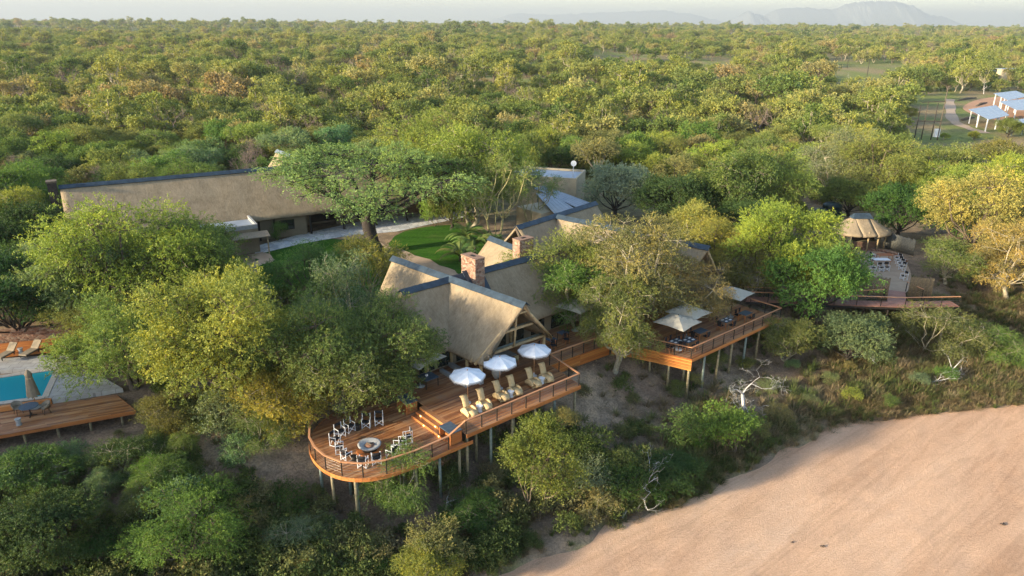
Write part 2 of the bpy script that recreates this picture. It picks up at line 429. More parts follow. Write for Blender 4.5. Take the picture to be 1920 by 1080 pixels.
def lawn_mat():
    m, n, o = newmat('mown_lawn'); v = geo(n)
    f = noise(n, v, 3, 6, .7); s = noise(n, mapping(n, v, (.12, 1.1, 1), (0, 0, R_(-35))), 1.0, 4, .6, .3)
    k = math_(n, 'ADD', math_(n, 'MULTIPLY', f, .5), math_(n, 'MULTIPLY', s, .5))
    c = ramp(n, [(.35, (.020, .075, .006)), (.5, (.040, .120, .010)), (.66, (.075, .160, .020))], k)
    c = mixc(n, c, (.13, .145, .045), math_(n, 'MULTIPLY', ramp(n, [(.52, (0, 0, 0)), (.72, (1, 1, 1))], noise(n, v, .22, 5, .7)), .45))
    prin(n, o, c, .9, noise(n, v, 14, 4, .8), 1.0, .08, .1); return m
def paving_mat():
    m, n, o = newmat('stone_paving'); v = geo(n)
    vo = N(n, 'ShaderNodeTexVoronoi'); vo.inputs['Scale'].default_value = 1.6; n.links.new(v, vo.inputs['Vector'])
    ve = N(n, 'ShaderNodeTexVoronoi', feature='DISTANCE_TO_EDGE'); ve.inputs['Scale'].default_value = 1.6; n.links.new(v, ve.inputs['Vector'])
    sep = N(n, 'ShaderNodeSeparateColor'); n.links.new(vo.outputs['Color'], sep.inputs[0])
    c = ramp(n, [(0, (.40, .41, .44)), (.5, (.55, .56, .58)), (1, (.66, .64, .62))], sep.outputs[0])
    c = mixc(n, (.25, .23, .21), c, ramp(n, [(0, (0, 0, 0)), (.05, (1, 1, 1))], ve.outputs['Distance']))
    prin(n, o, c, .8, ve.outputs['Distance'], .3, .02, .3); return m
M['lawn'] = lawn_mat(); M['paving'] = paving_mat()
M['path'] = simple('sand_path', (.47, .345, .24), (.38, .27, .185), 1.2, .95, .4)
M['yard'] = simple('orange_soil', (.50, .27, .15), (.38, .21, .12), .3, .95, .3)
M['coping'] = simple('pool_coping', (.50, .44, .37), (.42, .37, .31), 3, .7)
def tile_mat():
    m, n, o = newmat('pool_paving'); v = geo(n); b = N(n, 'ShaderNodeTexBrick'); b.inputs['Scale'].default_value = 1.0; b.inputs['Mortar Size'].default_value = .02; b.inputs['Brick Width'].default_value = .9; b.inputs['Row Height'].default_value = .6
    b.inputs['Color1'].default_value = (.42, .41, .39, 1); b.inputs['Color2'].default_value = (.36, .35, .34, 1); b.inputs['Mortar'].default_value = (.22, .21, .20, 1); n.links.new(mapping(n, v, (1, 1, 1), (0, 0, R_(-10))), b.inputs['Vector'])
    c = mixc(n, b.outputs['Color'], ramp(n, [(.3, (.78, .76, .74)), (.65, (1.1, 1.1, 1.1))], noise(n, v, 1.3, 6, .7)), 1.0, 'MULTIPLY'); prin(n, o, c, .7, b.outputs['Fac'], .2, .01, .3); return m
M['poolpave'] = tile_mat()
L = lambda *p: [P(x, y, -.28) for x, y in p]
sheet('lawn', smooth_poly(L((478, 478), (560, 458), (640, 444), (700, 468), (735, 487), (770, 560), (640, 600), (520, 560), (480, 510)), 1), -.285, M['lawn'])
sheet('lawn', smooth_poly(L((722, 465), (745, 436), (800, 424), (870, 420), (935, 455), (930, 520), (850, 520), (812, 498), (770, 480)), 1), -.285, M['lawn'])
sheet('terrace_paving', L((478, 478), (478, 462), (560, 440), (720, 405), (900, 380), (900, 402), (800, 422), (745, 434), (640, 444), (560, 458)), -.27, M['paving'])
strip('garden_path', L((655, 442), (705, 463), (760, 480), (805, 498), (850, 520)), 2.4, -.265, M['path'])
strip('garden_path', L((440, 505), (480, 495), (505, 487), (480, 475)), 1.8, -.262, M['path'])
strip('sand_road', L((1560, 118), (1600, 124), (1640, 143), (1668, 151), (1684, 162), (1672, 172), (1640, 175)), 7, -.24, M['path'])
strip('brick_path', L((1781, 186), (1782, 205), (1785, 227), (1813, 240), (1850, 250)), 3, -.235, M['path'])
sheet('bare_yard', smooth_poly(L((1800, 200), (1840, 183), (1930, 178), (1940, 240), (1850, 222), (1815, 212)), 2), -.24, M['yard'])
sheet('bare_yard', smooth_poly(L((1545, 400), (1580, 392), (1640, 398), (1670, 412), (1640, 425), (1560, 425)), 2), -.23, M['path'])
sheet('boma_floor', smooth_poly(L((1590, 468), (1640, 462), (1692, 478), (1712, 520), (1704, 552), (1662, 556), (1598, 520)), 1), -.22, M['path'])

# ------------------------------------------------------------------ mountains and haze
def mount(name, pts, dist, mat):
    vs = []; fs = []; rng = random.Random(5)
    xs = []
    for i in range(len(pts) - 1):
        a, b = pts[i], pts[i + 1]; k = 8
        for j in range(k):
            t = j / k; s = t * t * (3 - 2 * t); xs.append((a[0] + (b[0] - a[0]) * t, a[1] + (b[1] - a[1]) * s + rng.uniform(-.8, .8)))
    xs.append(pts[-1])
    rows = [(0, 1), (.08, .8), (.18, .45), (.30, .12), (.4, -.05)]
    n = len(xs)
    for (f, hh) in rows:
        for (px, py) in xs:
            base = HZ + (px - 960) * math.tan(rol)
            h = max(0, base - py) * dist / FPX * 1.05 + CZ
            x = (px - 960) / FPX * dist; jag = rng.uniform(-.05, .05) * h
            vs.append((x * (1 - f * .1) + jag * 3, dist * (1 - f * .25) + jag * 4, h * hh + jag - 20 * f))
    for r in range(len(rows) - 1):
        for i in range(n - 1): a = r * n + i; fs.append((a, a + 1, a + 1 + n, a + n))
    m0 = len(vs)
    for (px, py) in xs: vs.append(((px - 960) / FPX * dist, dist * 1.15, -30))
    for i in range(n - 1): fs.append((i + 1, i, m0 + i, m0 + i + 1))
    b = MB(); b.add(vs, fs, True); return tag(b.build(name, mat), kind='structure')
mm = simple('mountain_rock', (.23, .24, .23), (.18, .19, .19), .0006, .95)
mount('mountain', [(1335, 56), (1350, 47), (1368, 26), (1385, 30), (1400, 34), (1420, 22), (1470, 21), (1515, 23), (1545, 14), (1570, 10), (1620, 9), (1650, 16), (1690, 32), (1710, 34), (1745, 46), (1775, 54), (1830, 60)], 17500, mm)
mount('mountain', [(900, 52), (930, 36), (960, 29), (1050, 30), (1110, 27), (1200, 24), (1260, 28), (1310, 38), (1345, 48), (1380, 58)], 21500, mm)

# ------------------------------------------------------------------ thatched roofs (local frame: x = u, y = v)
def thatch_part(parent, name, stations, amp=.12, seed=1, thick=.28, rows=14):
    """stations: list of (ridge xyz, eave xyz, running length). Makes a thick thatch slab."""
    rng = random.Random(seed); vs = []; uv = []; fs = []
    n = len(stations)
    for layer in (0, 1):
        for i, (r, e, s) in enumerate(stations):
            r = Vector(r); e = Vector(e); L = (e - r).length
            for j in range(rows + 1):
                t = j / rows; p = r.lerp(e, t)
                sag = -.10 * math.sin(math.pi * t) + (fbm(np.array([p.x * .5 + seed]), np.array([p.y * .5]), seed)[0] - .47) * amp
                p.z += sag - (.07 * (t > .97))
                if j == rows: p.z += rng.uniform(-.05, .03)
                if layer: p.z -= thick * (1 if j < rows else .75)
                if layer and j == rows: p = p.lerp(r, .012)
                vs.append(p); uv.append((s, t * L))
    m = rows + 1; o = n * m
    for i in range(n - 1):
        for j in range(rows):
            a = i * m + j; fs.append((a, a + 1, a + 1 + m, a + m)); b = o + a; fs.append((b, b + m, b + 1 + m, b + 1))
        a = i * m + rows; fs.append((a, a + o, a + m + o, a + m))
    for j in range(rows):
        fs.append((j, j + o, j + 1 + o, j + 1)); a = (n - 1) * m + j; fs.append((a, a + 1, a + 1 + o, a + o))
    b = MB(); b.add(vs, fs, True); me = b.mesh(name, M['thatch'])
    ul = me.uv_layers.new(name='UVMap'); arr = np.array(uv)[[l.vertex_index for l in me.loops]] if False else None
    vi = np.empty(len(me.loops), np.int32); me.loops.foreach_get('vertex_index', vi); ul.data.foreach_set('uv', np.array(uv, float)[vi].ravel())
    return link(name, me, parent)
def cap_piece(a, b, pa, half, drop, th=.05):
    """one bent ridge piece from a to b; pa = perpendicular 2D"""
    a = Vector(a); b = Vector(b); s = Vector((pa[0], pa[1], 0)); m = MB(); vs = []
    for p in (a, b):
        for k, (x, z) in enumerate([(-1, -drop), (-.5, -drop * .42), (0, .03), (.5, -drop * .42), (1, -drop)]):
            vs.append(p + s * half * x + Vector((0, 0, z)))
        for k, (x, z) in enumerate([(-1, -drop), (-.5, -drop * .42), (0, .03), (.5, -drop * .42), (1, -drop)]):
            vs.append(p + s * half * x * .97 + Vector((0, 0, z - th)))
    fs = []
    for k in range(4): fs += [(k, k + 1, k + 11, k + 10), (k + 5, k + 15, k + 16, k + 6)]
    fs += [(0, 10, 15, 5), (4, 9, 19, 14)]
    for e in (0, 10):
        for k in range(4): fs.append((e + k, e + k + 5, e + k + 6, e + k + 1))
    m.add(vs, fs); return m
def ridge_cap(parent, p0, p1, z0, z1, half=.42, drop=.34, seg=1.25, up_=.06, mat='cap'):
    a = np.array(p0, float); b = np.array(p1, float); L = np.linalg.norm(b - a); d = (b - a) / L; pr = (-d[1], d[0]); n = max(1, round(L / seg))
    for i in range(n):
        q0 = a + d * L * i / n; q1 = a + d * (L * (i + 1) / n + .03)
        za = z0 + (z1 - z0) * i / n + up_ + .012 * (i % 2); zb = z0 + (z1 - z0) * (i + 1) / n + up_ + .012 * (i % 2)
        cap_piece((*q0, za), (*q1, zb), pr, half, drop).build('ridge_cap', M[mat], parent)
def gable(parent, p0, p1, half, ze, zr, hip0=False, hip1=False, prow0=0.0, prow1=0.0, seed=1, caps=True, zr1=None, capmat='cap', halfR=None):
    """thatched gable with its ridge from p0 to p1; hips are conical; prow leans a gable's peak outward"""
    a = np.array(p0, float); b = np.array(p1, float); L = np.linalg.norm(b - a); d = (b - a) / L; pr = np.array([-d[1], d[0]])
    zr1 = zr if zr1 is None else zr1; hR = halfR or half
    n = max(4, int(L / .6))
    def side(s, h):
        st = []
        for i in range(n + 1):
            t = i / n; q = a + d * L * t; e = q + pr * s * h
            if i == 0 and not hip0: e = e + d * prow0
            if i == n and not hip1: e = e - d * prow1
            st.append(((*q, zr + (zr1 - zr) * t), (*e, ze), L * t))
        return st
    def hip(c, ang0, h, z):
        st = []
        for i in range(25):
            t = ang0 + math.pi * i / 24; st.append(((c[0], c[1], z), (c[0] + math.cos(t) * h, c[1] + math.sin(t) * h, ze), i * h * .131))
        return st
    A = math.atan2(pr[1], pr[0])
    thatch_part(parent, 'thatch_slope', side(1, half), seed=seed)
    thatch_part(parent, 'thatch_slope', side(-1, hR)[::-1], seed=seed + 3)
    if hip0: thatch_part(parent, 'thatch_hip', hip(a, A, half, zr), .03, seed=seed + 5)
    if hip1: thatch_part(parent, 'thatch_hip', hip(b, A - math.pi, half, zr1), .03, seed=seed + 7)
    if caps: ridge_cap(parent, a - d * (.35 if hip0 else .1), b + d * (.35 if hip1 else .1), zr, zr1, mat=capmat)
def chimney(parent, c, w, d, z0, z1, rz=0.0):
    m = MB()
    n = 7
    for k in range(n):
        pass
    m.box((c[0], c[1], (z0 + z1) / 2), (w, d, z1 - z0), rz)
    me = m.mesh('chimney_stack', M['stone']); o = link('chimney_stack', me, parent)
    mod = o.modifiers.new('bevel', 'BEVEL'); mod.width = .06; mod.segments = 2
    t = MB().box((c[0], c[1], z1 + .04), (w * 1.02, d * 1.02, .10), rz).build('chimney_top', M['orangewall'], o)
    MB().box((c[0], c[1], z1 + .05), (w * .28, d * .30, .12), rz).build('flue', M['dark'], o)
    return o

# --- main lodge on the river deck
lodge = thing('thatched_lodge', 'thatched dining lodge with crossed dark ridges, open log gable facing the deck of white parasols', 'lodge', W(0, 0), AA)
gable(lodge, (-2.31, 3.63), (-3.88, 19.45), 3.5, 2.05, 6.2, prow0=1.25, prow1=.8, seed=1, halfR=3.9)
gable(lodge, (-7.58, 11.94), (11.5, 12.2), 3.9, 2.05, 6.12, hip0=True, seed=11)
chimney(lodge, (-.95, 11.75), 1.0, 1.95, 2.2, 7.5)
# dark flashing round the foot of the chimney
fb = MB()
for s in (-1, 1):
    fb.bar((-.95 + s * .70, 10.55, 4.72), (-.95 + s * .70, 12.0, 6.36), .50, .07)
fb.bar((-1.85, 10.50, 4.70), (-.05, 10.50, 4.70), .55, .07)
fb.build('flashing', M['cap'], lodge)
# log gable frame
def log(parent, a, b, r=.11, mat='log', name='log'):
    a = Vector(a); b = Vector(b); m = a.lerp(b, .5); m += Vector((.01, .01, .015))
    return MB().tube([a, m, b], [r, r * 1.04, r * .93], 9).build(name, M[mat], parent)
apx = (-2.31, 3.63)
for (s, h) in ((-1, 3.6), (1, 3.9)):
    for dy, e in ((.08, 0.0), (.65, .1)):
        log(lodge, (apx[0] + s * h * 1.04, apx[1] + 1.25 + dy, 1.80), (apx[0] - s * .15, apx[1] + dy + .12, 6.02 - e), .12, name='rafter')
log(lodge, (-5.45, 5.05, 2.15), (1.55, 5.05, 2.15), .13, name='tie_beam'); log(lodge, (-5.45, 5.40, 2.15), (1.55, 5.40, 2.15), .11, 'polegrey', name='tie_beam')
log(lodge, (-4.05, 4.72, 3.75), (-.55, 4.72, 3.75), .12, name='collar_beam'); log(lodge, (-4.05, 5.05, 3.70), (-.55, 5.05, 3.70), .10, 'polegrey', name='collar_beam')
log(lodge, (-2.31, 4.55, 5.75), (-2.31, 4.85, 2.2), .09, name='king_post')
log(lodge, (-2.9, 4.0, 5.3), (-1.7, 4.0, 5.3), .08, name='collar_beam')
for (x, y) in ((-5.25, 5.25), (1.2, 5.25), (-5.3, 9.0), (.9, 9.0), (-5.2, 7.1), (-7.9, 8.6)):
    log(lodge, (x, y, -.1), (x, y, 2.5), .13, name='post')
for s in range(8):
    y = 5.6 + s * .9
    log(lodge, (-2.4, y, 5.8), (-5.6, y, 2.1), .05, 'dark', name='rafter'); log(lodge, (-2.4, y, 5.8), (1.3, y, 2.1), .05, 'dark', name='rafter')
wl = MB(); wl.box((-2.6, 12.6, 1.0), (11.5, 7.0, 2.2)); wl.box((5.5, 12.3, 1.0), (9.5, 6.4, 2.2)); wl.box((-3.4, 16.4, 1.0), (6.0, 4.0, 2.2)); wl.build('wall', M['beigewall'], lodge)
for x in (-7.6, -5.9): MB().box((x, 9.08, 1.1), (1.4, .1, 1.9)).build('window', M['glass'], lodge)
for x in (-4.0, -2.2, -.4, 1.6, 4.0, 6.4): MB().box((x, 9.06, 1.15), (1.5, .1, 2.0)).build('window', M['glass'], lodge)
MB().box((-5.45, 7.2, .12), (.35, 4.6, .34)).build('plinth', M['concrete'], lodge)
MB().box((-6.6, 6.9, .10), (.3, 3.4, .3)).build('plinth', M['concrete'], lodge)

# --- second lodge to the right, behind the golden tree
lodge2 = thing('thatched_lodge', 'second thatched lodge right of the red stone chimneys, mostly hidden by the golden olive tree', 'lodge', W(0, 0), AA)
gable(lodge2, (20.48, 3.54), (17.6, 20.8), 3.9, 2.05, 6.2, prow0=1.25, prow1=.8, seed=21)
gable(lodge2, (11.2, 20.3), (25.2, 22.6), 3.9, 2.05, 6.2, seed=31)
for (s, h) in ((-1, 3.9), (1, 4.2)):
    for dy, e in ((.08, 0.0), (.6, .1)):
        log(lodge2, (20.48 + s * h, 3.54 + 1.25 + dy, 1.85), (20.48 - s * .15, 3.54 + dy + .1, 6.02 - e), .12, name='rafter')
log(lodge2, (17.4, 4.9, 2.15), (23.6, 4.9, 2.15), .12, name='tie_beam')
MB().box((19.6, 12.5, 1.0), (5.6, 12.0, 2.2)).build('wall', M['beigewall'], lodge2)
MB().box((18.3, 20.9, 1.2), (12.5, 5.6, 2.6)).build('wall', M['cream'], lodge2)
log(lodge2, (11.0, 16.9, 1.9), (11.15, 20.4, 6.0), .14, 'bark', name='barge_board')
# --- small connecting lodge with its own chimney
link3 = thing('thatched_annex', 'small thatched link roof with a dark ridge behind the second red stone chimney', 'building', W(0, 0), AA)
gable(link3, (8.9, 21.7), (8.2, 11.0), 3.4, 1.9, 5.2, seed=41)
chimney(link3, (6.2, 13.6), 1.7, 1.0, 2.0, 7.3)
MB().box((8.4, 16.5, .9), (5.2, 9.0, 2.0)).build('wall', M['beigewall'], link3)
ridge_cap(link3, (12.8, 11.6), (13.4, 6.4), 6.2, 6.1)
gable(link3, (12.75, 12.5), (13.4, 6.3), 3.4, 2.2, 6.1, seed=43, caps=False)

# --- long thatched hall
HA = R_(30.5); HO = P(115, 348, 8.0)
hall = thing('thatched_hall', 'long thatched hall with a dark ridge and black chimney, facing the lawn', 'building', (HO[0], HO[1], 0), HA)
gable(hall, (-.2, 0), (47, 0), 5.0, 2.6, 8.0, seed=51)
hw = MB()
for (x0, x1) in ((.6, 16.5), (20.2, 22.7), (24.6, 26.1)): hw.box(((x0 + x1) / 2, -3.95, 1.25), (x1 - x0, .3, 3.1))
hw.box((23.65, -3.95, 2.35), (1.9, .3, .9)); hw.box((23.65, -3.95, .15), (1.9, .3, .9)); hw.box((18.35, -3.95, 1.25), (3.7, .3, 3.1))
hw.box((.6, 0, 2.0), (.3, 8.0, 4.6)); hw.box((46.4, 0, 2.0), (.3, 8.0, 4.6)); hw.box((23.5, 3.9, 1.25), (46, .3, 3.1)); hw.box((38.5, -1.0, 1.25), (15, .3, 3.1))
hw.box((34, .8, 1.25), (7, .3, 3.1)); hw.box((28.5, .4, 1.25), (5, .3, 3.1)); hw.box((26.1, -1.8, 1.25), (.3, 4.2, 3.1))
hw.build('wall', M['beigewall'], hall)
wf = MB()
for x in (22.75, 23.65, 24.55): wf.box((x, -3.97, 1.3), (.09, .2, 1.5))
for z in (.58, 1.3, 1.95): wf.box((23.65, -3.96, z), (1.8, .16, .07))
wo = wf.build('window_frame', M['steel'], hall); MB().box((23.65, -3.9, 1.28), (1.8, .04, 1.4)).build('pane', M['glass'], wo)
for x in (20.15, 22.0, 26.6, 31.0, 35.5, 40.0, 44.5): MB().box((x, -4.35, 1.2), (.22, .22, 3.1)).build('veranda_post', M['steel'], hall)
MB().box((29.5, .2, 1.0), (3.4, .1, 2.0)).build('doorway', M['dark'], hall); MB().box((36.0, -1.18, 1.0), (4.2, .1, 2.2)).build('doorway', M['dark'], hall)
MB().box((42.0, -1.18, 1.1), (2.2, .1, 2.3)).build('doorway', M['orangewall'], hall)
MB().box((-.9, .1, 3.9), (.9, 1.1, 9.2)).build('chimney', M['darkbark'], hall); MB().box((-.9, .1, 8.55), (1.05, 1.25, .2)).build('chimney_cap', M['bark'], hall)
cross = thing('thatched_wing', 'thatched wing with a pale grey ridge rising behind the long hall', 'building', (HO[0], HO[1], 0), HA)
gable(cross, (26.2, 8.5), (28.4, .5), 2.6, 5.6, 8.8, seed=61, capmat='greycap', zr1=8.1)
MB().box((26.8, 5.5, 2.4), (4.2, 5.0, 6.2)).build('wall', M['beigewall'], cross)
# flat annex in front of the hall
an = thing('flat_annex', 'flat roofed plaster annex with a pale parapet in front of the long thatched hall', 'building', (HO[0], HO[1], 0), HA)
MB().box((15.6, -6.6, 1.2), (7.0, 5.2, 3.0)).build('wall', M['beigewall'], an)
pa = MB()
for c, d in (((15.6, -9.1, 2.9), (7.0, .25, .5)), ((15.6, -4.1, 2.9), (7.0, .25, .5)), ((12.2, -6.6, 2.9), (.25, 4.75, .5)), ((19.0, -6.6, 2.9), (.25, 4.75, .5))): pa.box(c, d)
pa.build('parapet', M['concrete'], an); MB().box((15.6, -6.6, 2.72), (6.5, 4.7, .08)).build('roof', M['metalroof'], an)
MB().box((18.0, -10.1, 2.1), (4.2, 1.6, .12), rot=Matrix.Rotation(.2, 3, 'X')).build('canopy', M['canopy_taupe'], an)
for x in (16.2, 19.8): MB().box((x, -10.7, .9), (.14, .14, 2.3)).build('canopy_post', M['log'], an)

# --- cream service block and its sheet metal lean-tos
sb = thing('service_block', 'cream plaster service block with a flat parapet roof left of the round grey-green tree', 'building')
c0, c1 = P(1003, 333, 4.2)[:2], P(1081, 338, 4.2)[:2]; d_ = (c1 - c0); Ls = np.linalg.norm(d_); e_ = d_ / Ls; q_ = np.array([-e_[1], e_[0]])
ang = math.atan2(e_[1], e_[0]); mid = (c0 + c1) / 2 - e_ * 2 + q_ * 3.5; Ls += 4
MB().box((*mid, 1.9), (Ls, 7, 4.4), ang).build('wall', M['cream'], sb)
pm = MB()
for (cc, dd) in ((mid - q_ * 3.4, (Ls, .25, .35)), (mid + q_ * 3.4, (Ls, .25, .35)), (mid - e_ * (Ls / 2 - .13), (.25, 6.55, .35)), (mid + e_ * (Ls / 2 - .13), (.25, 6.55, .35))): pm.box((*cc, 4.27), dd, ang)
pm.build('parapet', M['cream'], sb); MB().box((*mid, 4.14), (Ls - .6, 6.4, .07), ang).build('roof', M['metalroof'], sb)
def shed_roof(name, label, px, zs, posts=(), mat='metalroof', th=.08, cat='shed', base=-.3):
    """sheet roof through four pixels at given heights, with ribs, on posts"""
    q = [P(x, y, z) for (x, y), z in zip(px, zs)]; o = thing(name, label, cat)
    n = 10; sh = 0
    for i in range(n):                              # separate roof sheets, slightly proud of each other
        a = q[0] + (q[1] - q[0]) * i / n; b = q[0] + (q[1] - q[0]) * ((i + 1) / n - .004); c = q[3] + (q[2] - q[3]) * ((i + 1) / n - .004); d = q[3] + (q[2] - q[3]) * i / n
        zz = np.array([0, 0, .02 * (i % 2)]); t = np.array([0, 0, th])
        m = MB(); m.add([a + zz, b + zz, c + zz, d + zz, a + zz - t, b + zz - t, c + zz - t, d + zz - t], [(0, 1, 2, 3), (7, 6, 5, 4), (0, 4, 5, 1), (1, 5, 6, 2), (2, 6, 7, 3), (3, 7, 4, 0)]); m.build('roof_sheet', M[mat], o)
    for (s, t) in posts:
        a = q[0] + (q[1] - q[0]) * s; b = q[3] + (q[2] - q[3]) * s; p = a + (b - a) * t
        MB().box((p[0], p[1], (p[2] + base) / 2 - .08), (.22, .22, p[2] - base - .1)).build('post', M['white'] if mat == 'metalroof' and zs[0] > 3.4 else M['polegrey'], o)
    return o
shed_roof('lean_to', 'upper grey sheet roof lean-to against the cream service block', [(1000, 352), (1018, 347), (1106, 380), (1080, 388)], [3.3, 3.3, 2.8, 2.7], [(.1, .1), (.9, .9), (.1, .9)], mat='metalroof')
shed_roof('lean_to', 'lower grey sheet roof lean-to above the dark crossed ridges', [(1005, 362), (1035, 364), (1086, 397), (1043, 404)], [3.0, 3.1, 2.7, 2.6], [(.1, .9), (.6, .9), (.9, .1)], mat='metalroof')
lo = MB(); qq = P(1025, 412, 1.0)
lo.box((qq[0] + 1, qq[1] + 3, 1.0), (9, 5, 2.6), AA); tag(lo.build('storeroom', M['cream']), 'small cream storeroom under the lower grey sheet roof', 'building')
dp = P(1074, 345, 3.5); dish = thing('dish_antenna', 'white dish antenna on a pole beside the cream service block', 'antenna', (dp[0], dp[1], 4.2))
MB().tube([(0, 0, 0), (0, 0, 2.2)], .05, 6).build('pole', M['white'], dish); MB().lathe([(.02, 0), (.30, .05), (.42, .14)], 12).build('dish', M['white'], dish, loc=(0, -.1, 2.35), rot=(R_(80), 0, 0))

# ------------------------------------------------------------------ decks
_unit = MB().box((0, 0, 0), (1, 1, 1))
def unit(mat): return _unit.mesh('board', M[mat])
def row_clip(poly, v):
    xs = []
    n = len(poly)
    for i in range(n):
        a, b = poly[i], poly[(i + 1) % n]
        if (a[1] <= v) != (b[1] <= v): xs.append(a[0] + (v - a[1]) / (b[1] - a[1]) * (b[0] - a[0]))
    return sorted(xs)
def planks(parent, poly, z, mat='deck', wd=.145, gap=.014, seg=4.2, th=.035, name='plank', seed=1, step_fn=None):
    rng = random.Random(seed); me = unit(mat); v0 = min(p[1] for p in poly); v1 = max(p[1] for p in poly); n = int((v1 - v0) / wd); cnt = 0
    for k in range(n):
        v = v0 + (k + .5) * wd; xs = row_clip(poly, v)
        for a, b in zip(xs[::2], xs[1::2]):
            cuts = [a]; q = a + rng.uniform(.4, 1) * seg
            while q < b - seg * .35: cuts.append(q); q += seg * rng.uniform(.8, 1.2)
            cuts.append(b)
            for c0, c1 in zip(cuts[:-1], cuts[1:]):
                if c1 - c0 < .05: continue
                link(name, me, parent, ((c0 + c1) / 2, v, z - th / 2 + rng.uniform(-.003, .003)), None, (c1 - c0 - .006, wd - gap, th)); cnt += 1
    return cnt
def joists(parent, poly, z, mat='pole'):
    m = MB(); v0 = min(p[1] for p in poly); v1 = max(p[1] for p in poly)
    k = min(p[0] for p in poly) + .3
    sw = [(p[1], p[0]) for p in poly]
    while k < max(p[0] for p in poly) - .1:
        xs = row_clip(sw, k)
        for a, b in zip(xs[::2], xs[1::2]):
            if b - a > .4: m.box((k, (a + b) / 2, z - .14), (.06, b - a - .1, .18))
        k += .8
    m.build('joists', M[mat], parent)
def fascia(parent, pts, ztop, n=2, h=.13, mat='fascia', th=.035, name='fascia_board', closed=False):
    """stacked horizontal boards along a polyline; outside is to the right of travel"""
    for (a, b) in zip(pts[:-1], pts[1:]):
        a = np.array(a, float); b = np.array(b, float); L = np.linalg.norm(b - a); d = (b - a) / L
        for k in range(n):
            c = (a + b) / 2
            MB().box((0, 0, 0), (L - .01, th, h - (.03 if 'slat' in name else .012))).build(name, M[mat], parent, loc=(c[0], c[1], ztop - h * (k + .5) + (.004 if k % 2 else 0)), rot=(0, 0, math.atan2(d[1], d[0])))
def railing(parent_thing, pts, z, H=1.0, sp=1.35, top=True, ends=(True, True)):
    """black posts, cables and a timber handrail; pts in the local frame"""
    for si, (a, b) in enumerate(zip(pts[:-1], pts[1:])):
        a = np.array(a, float); b = np.array(b, float); L = np.linalg.norm(b - a); n = max(1, round(L / sp))
        za = z if not hasattr(z, '__len__') else z[si]; zb = z if not hasattr(z, '__len__') else z[si + 1]
        for i in range(0 if (si or ends[0]) and si == 0 else 1, n + (1 if ends[1] or si < len(pts) - 2 else 0)):
            t = i / n; p = a + (b - a) * t; zz = za + (zb - za) * t
            MB().box((0, 0, 0), (.06, .06, H - .02)).build('rail_post', M['steel'], parent_thing, loc=(p[0], p[1], zz + H / 2 - .03))
        MB().bar((*a, za + H), (*b, zb + H), .13, .055).build('handrail', M['rail'], parent_thing)
        cb = MB()
        for hh in (.2, .4, .6, .8): cb.tube([(*a, za + hh * H), (*b, zb + hh * H)], .006, 4, False)
        cb.build('cable', M['cable'], parent_thing)
def piles(parent, pts, ztop, r=.10, extra=.35, mats=('pole', 'polegrey')):
    for i, (x, y) in enumerate(pts):
        wx = W(x, y); g = gz(wx[0], wx[1]) - extra
        if ztop - g < .3: continue
        m = mats[(i * 7 + 3) % 3 % 2]; ln = .03 * math.sin(i * 2.3)
        MB().tube([(x + ln, y, g), (x, y, ztop - .2)], [r * 1.05, r * .95], 9).build('pile', M[m], parent)

deck1 = thing('river_deck', 'raised hardwood sun deck on tall poles carrying the white parasols and rattan loungers', 'deck', W(0, 0), AA)
pu = [(-10.6, 0), (.15, 0), (.75, 3.9), (9.0, 3.75), (9.0, 9.4), (-12.2, 9.4), (-12.2, 7.6), (-10.6, 7.6)]
print('deck1', planks(deck1, pu, 0, seed=3, seg=6.0)); joists(deck1, pu, 0)
fascia(deck1, [(-10.6, -.02), (.17, -.02)], .0, 2, .14); fascia(deck1, [(.17, 0), (.78, 3.88)], .0, 2, .14)
# slatted skirt below the walkway
fascia(deck1, [(.80, 3.86), (4.0, 3.80), (7.35, 3.62)], .02, 8, .125, 'slat', name='skirt_slat')
railing(deck1, [(-10.55, .10), (.05, .10), (.68, 3.98), (6.9, 3.78)], 0, ends=(True, True))
piles(deck1, [(-10.3, .35), (-8.3, .3), (-6.3, .35), (-4.2, .3), (-2.2, .35), (-.1, .3), (-10.2, 2.4), (-7.3, 2.4), (-4.5, 2.6), (-1.6, 2.5), (.3, 2.6), (-8.8, 1.3), (-5.2, 1.5), (-10.2, 4.6), (-6.2, 4.7), (-2.4, 4.7), (2.2, 4.2), (5.2, 4.2)], 0)
deck1['label'] = deck1['label']

low = [(-11.9, -.02), (-14.6, -.02), (-16.6, .25), (-17.9, .85), (-18.8, 1.85), (-19.25, 3.1), (-19.3, 4.4), (-19.05, 5.7), (-18.4, 7.0), (-17.3, 8.2), (-15.6, 9.1), (-13.2, 9.4), (-12.2, 9.4), (-12.2, 7.6), (-10.65, 7.6), (-10.65, -.02)]
deck2 = thing('lower_deck', 'lower round ended hardwood deck with the fire pit and white director chairs', 'deck', W(0, 0), AA)
ps = [tuple(q) for q in smooth_poly(low[1:12], 0)]
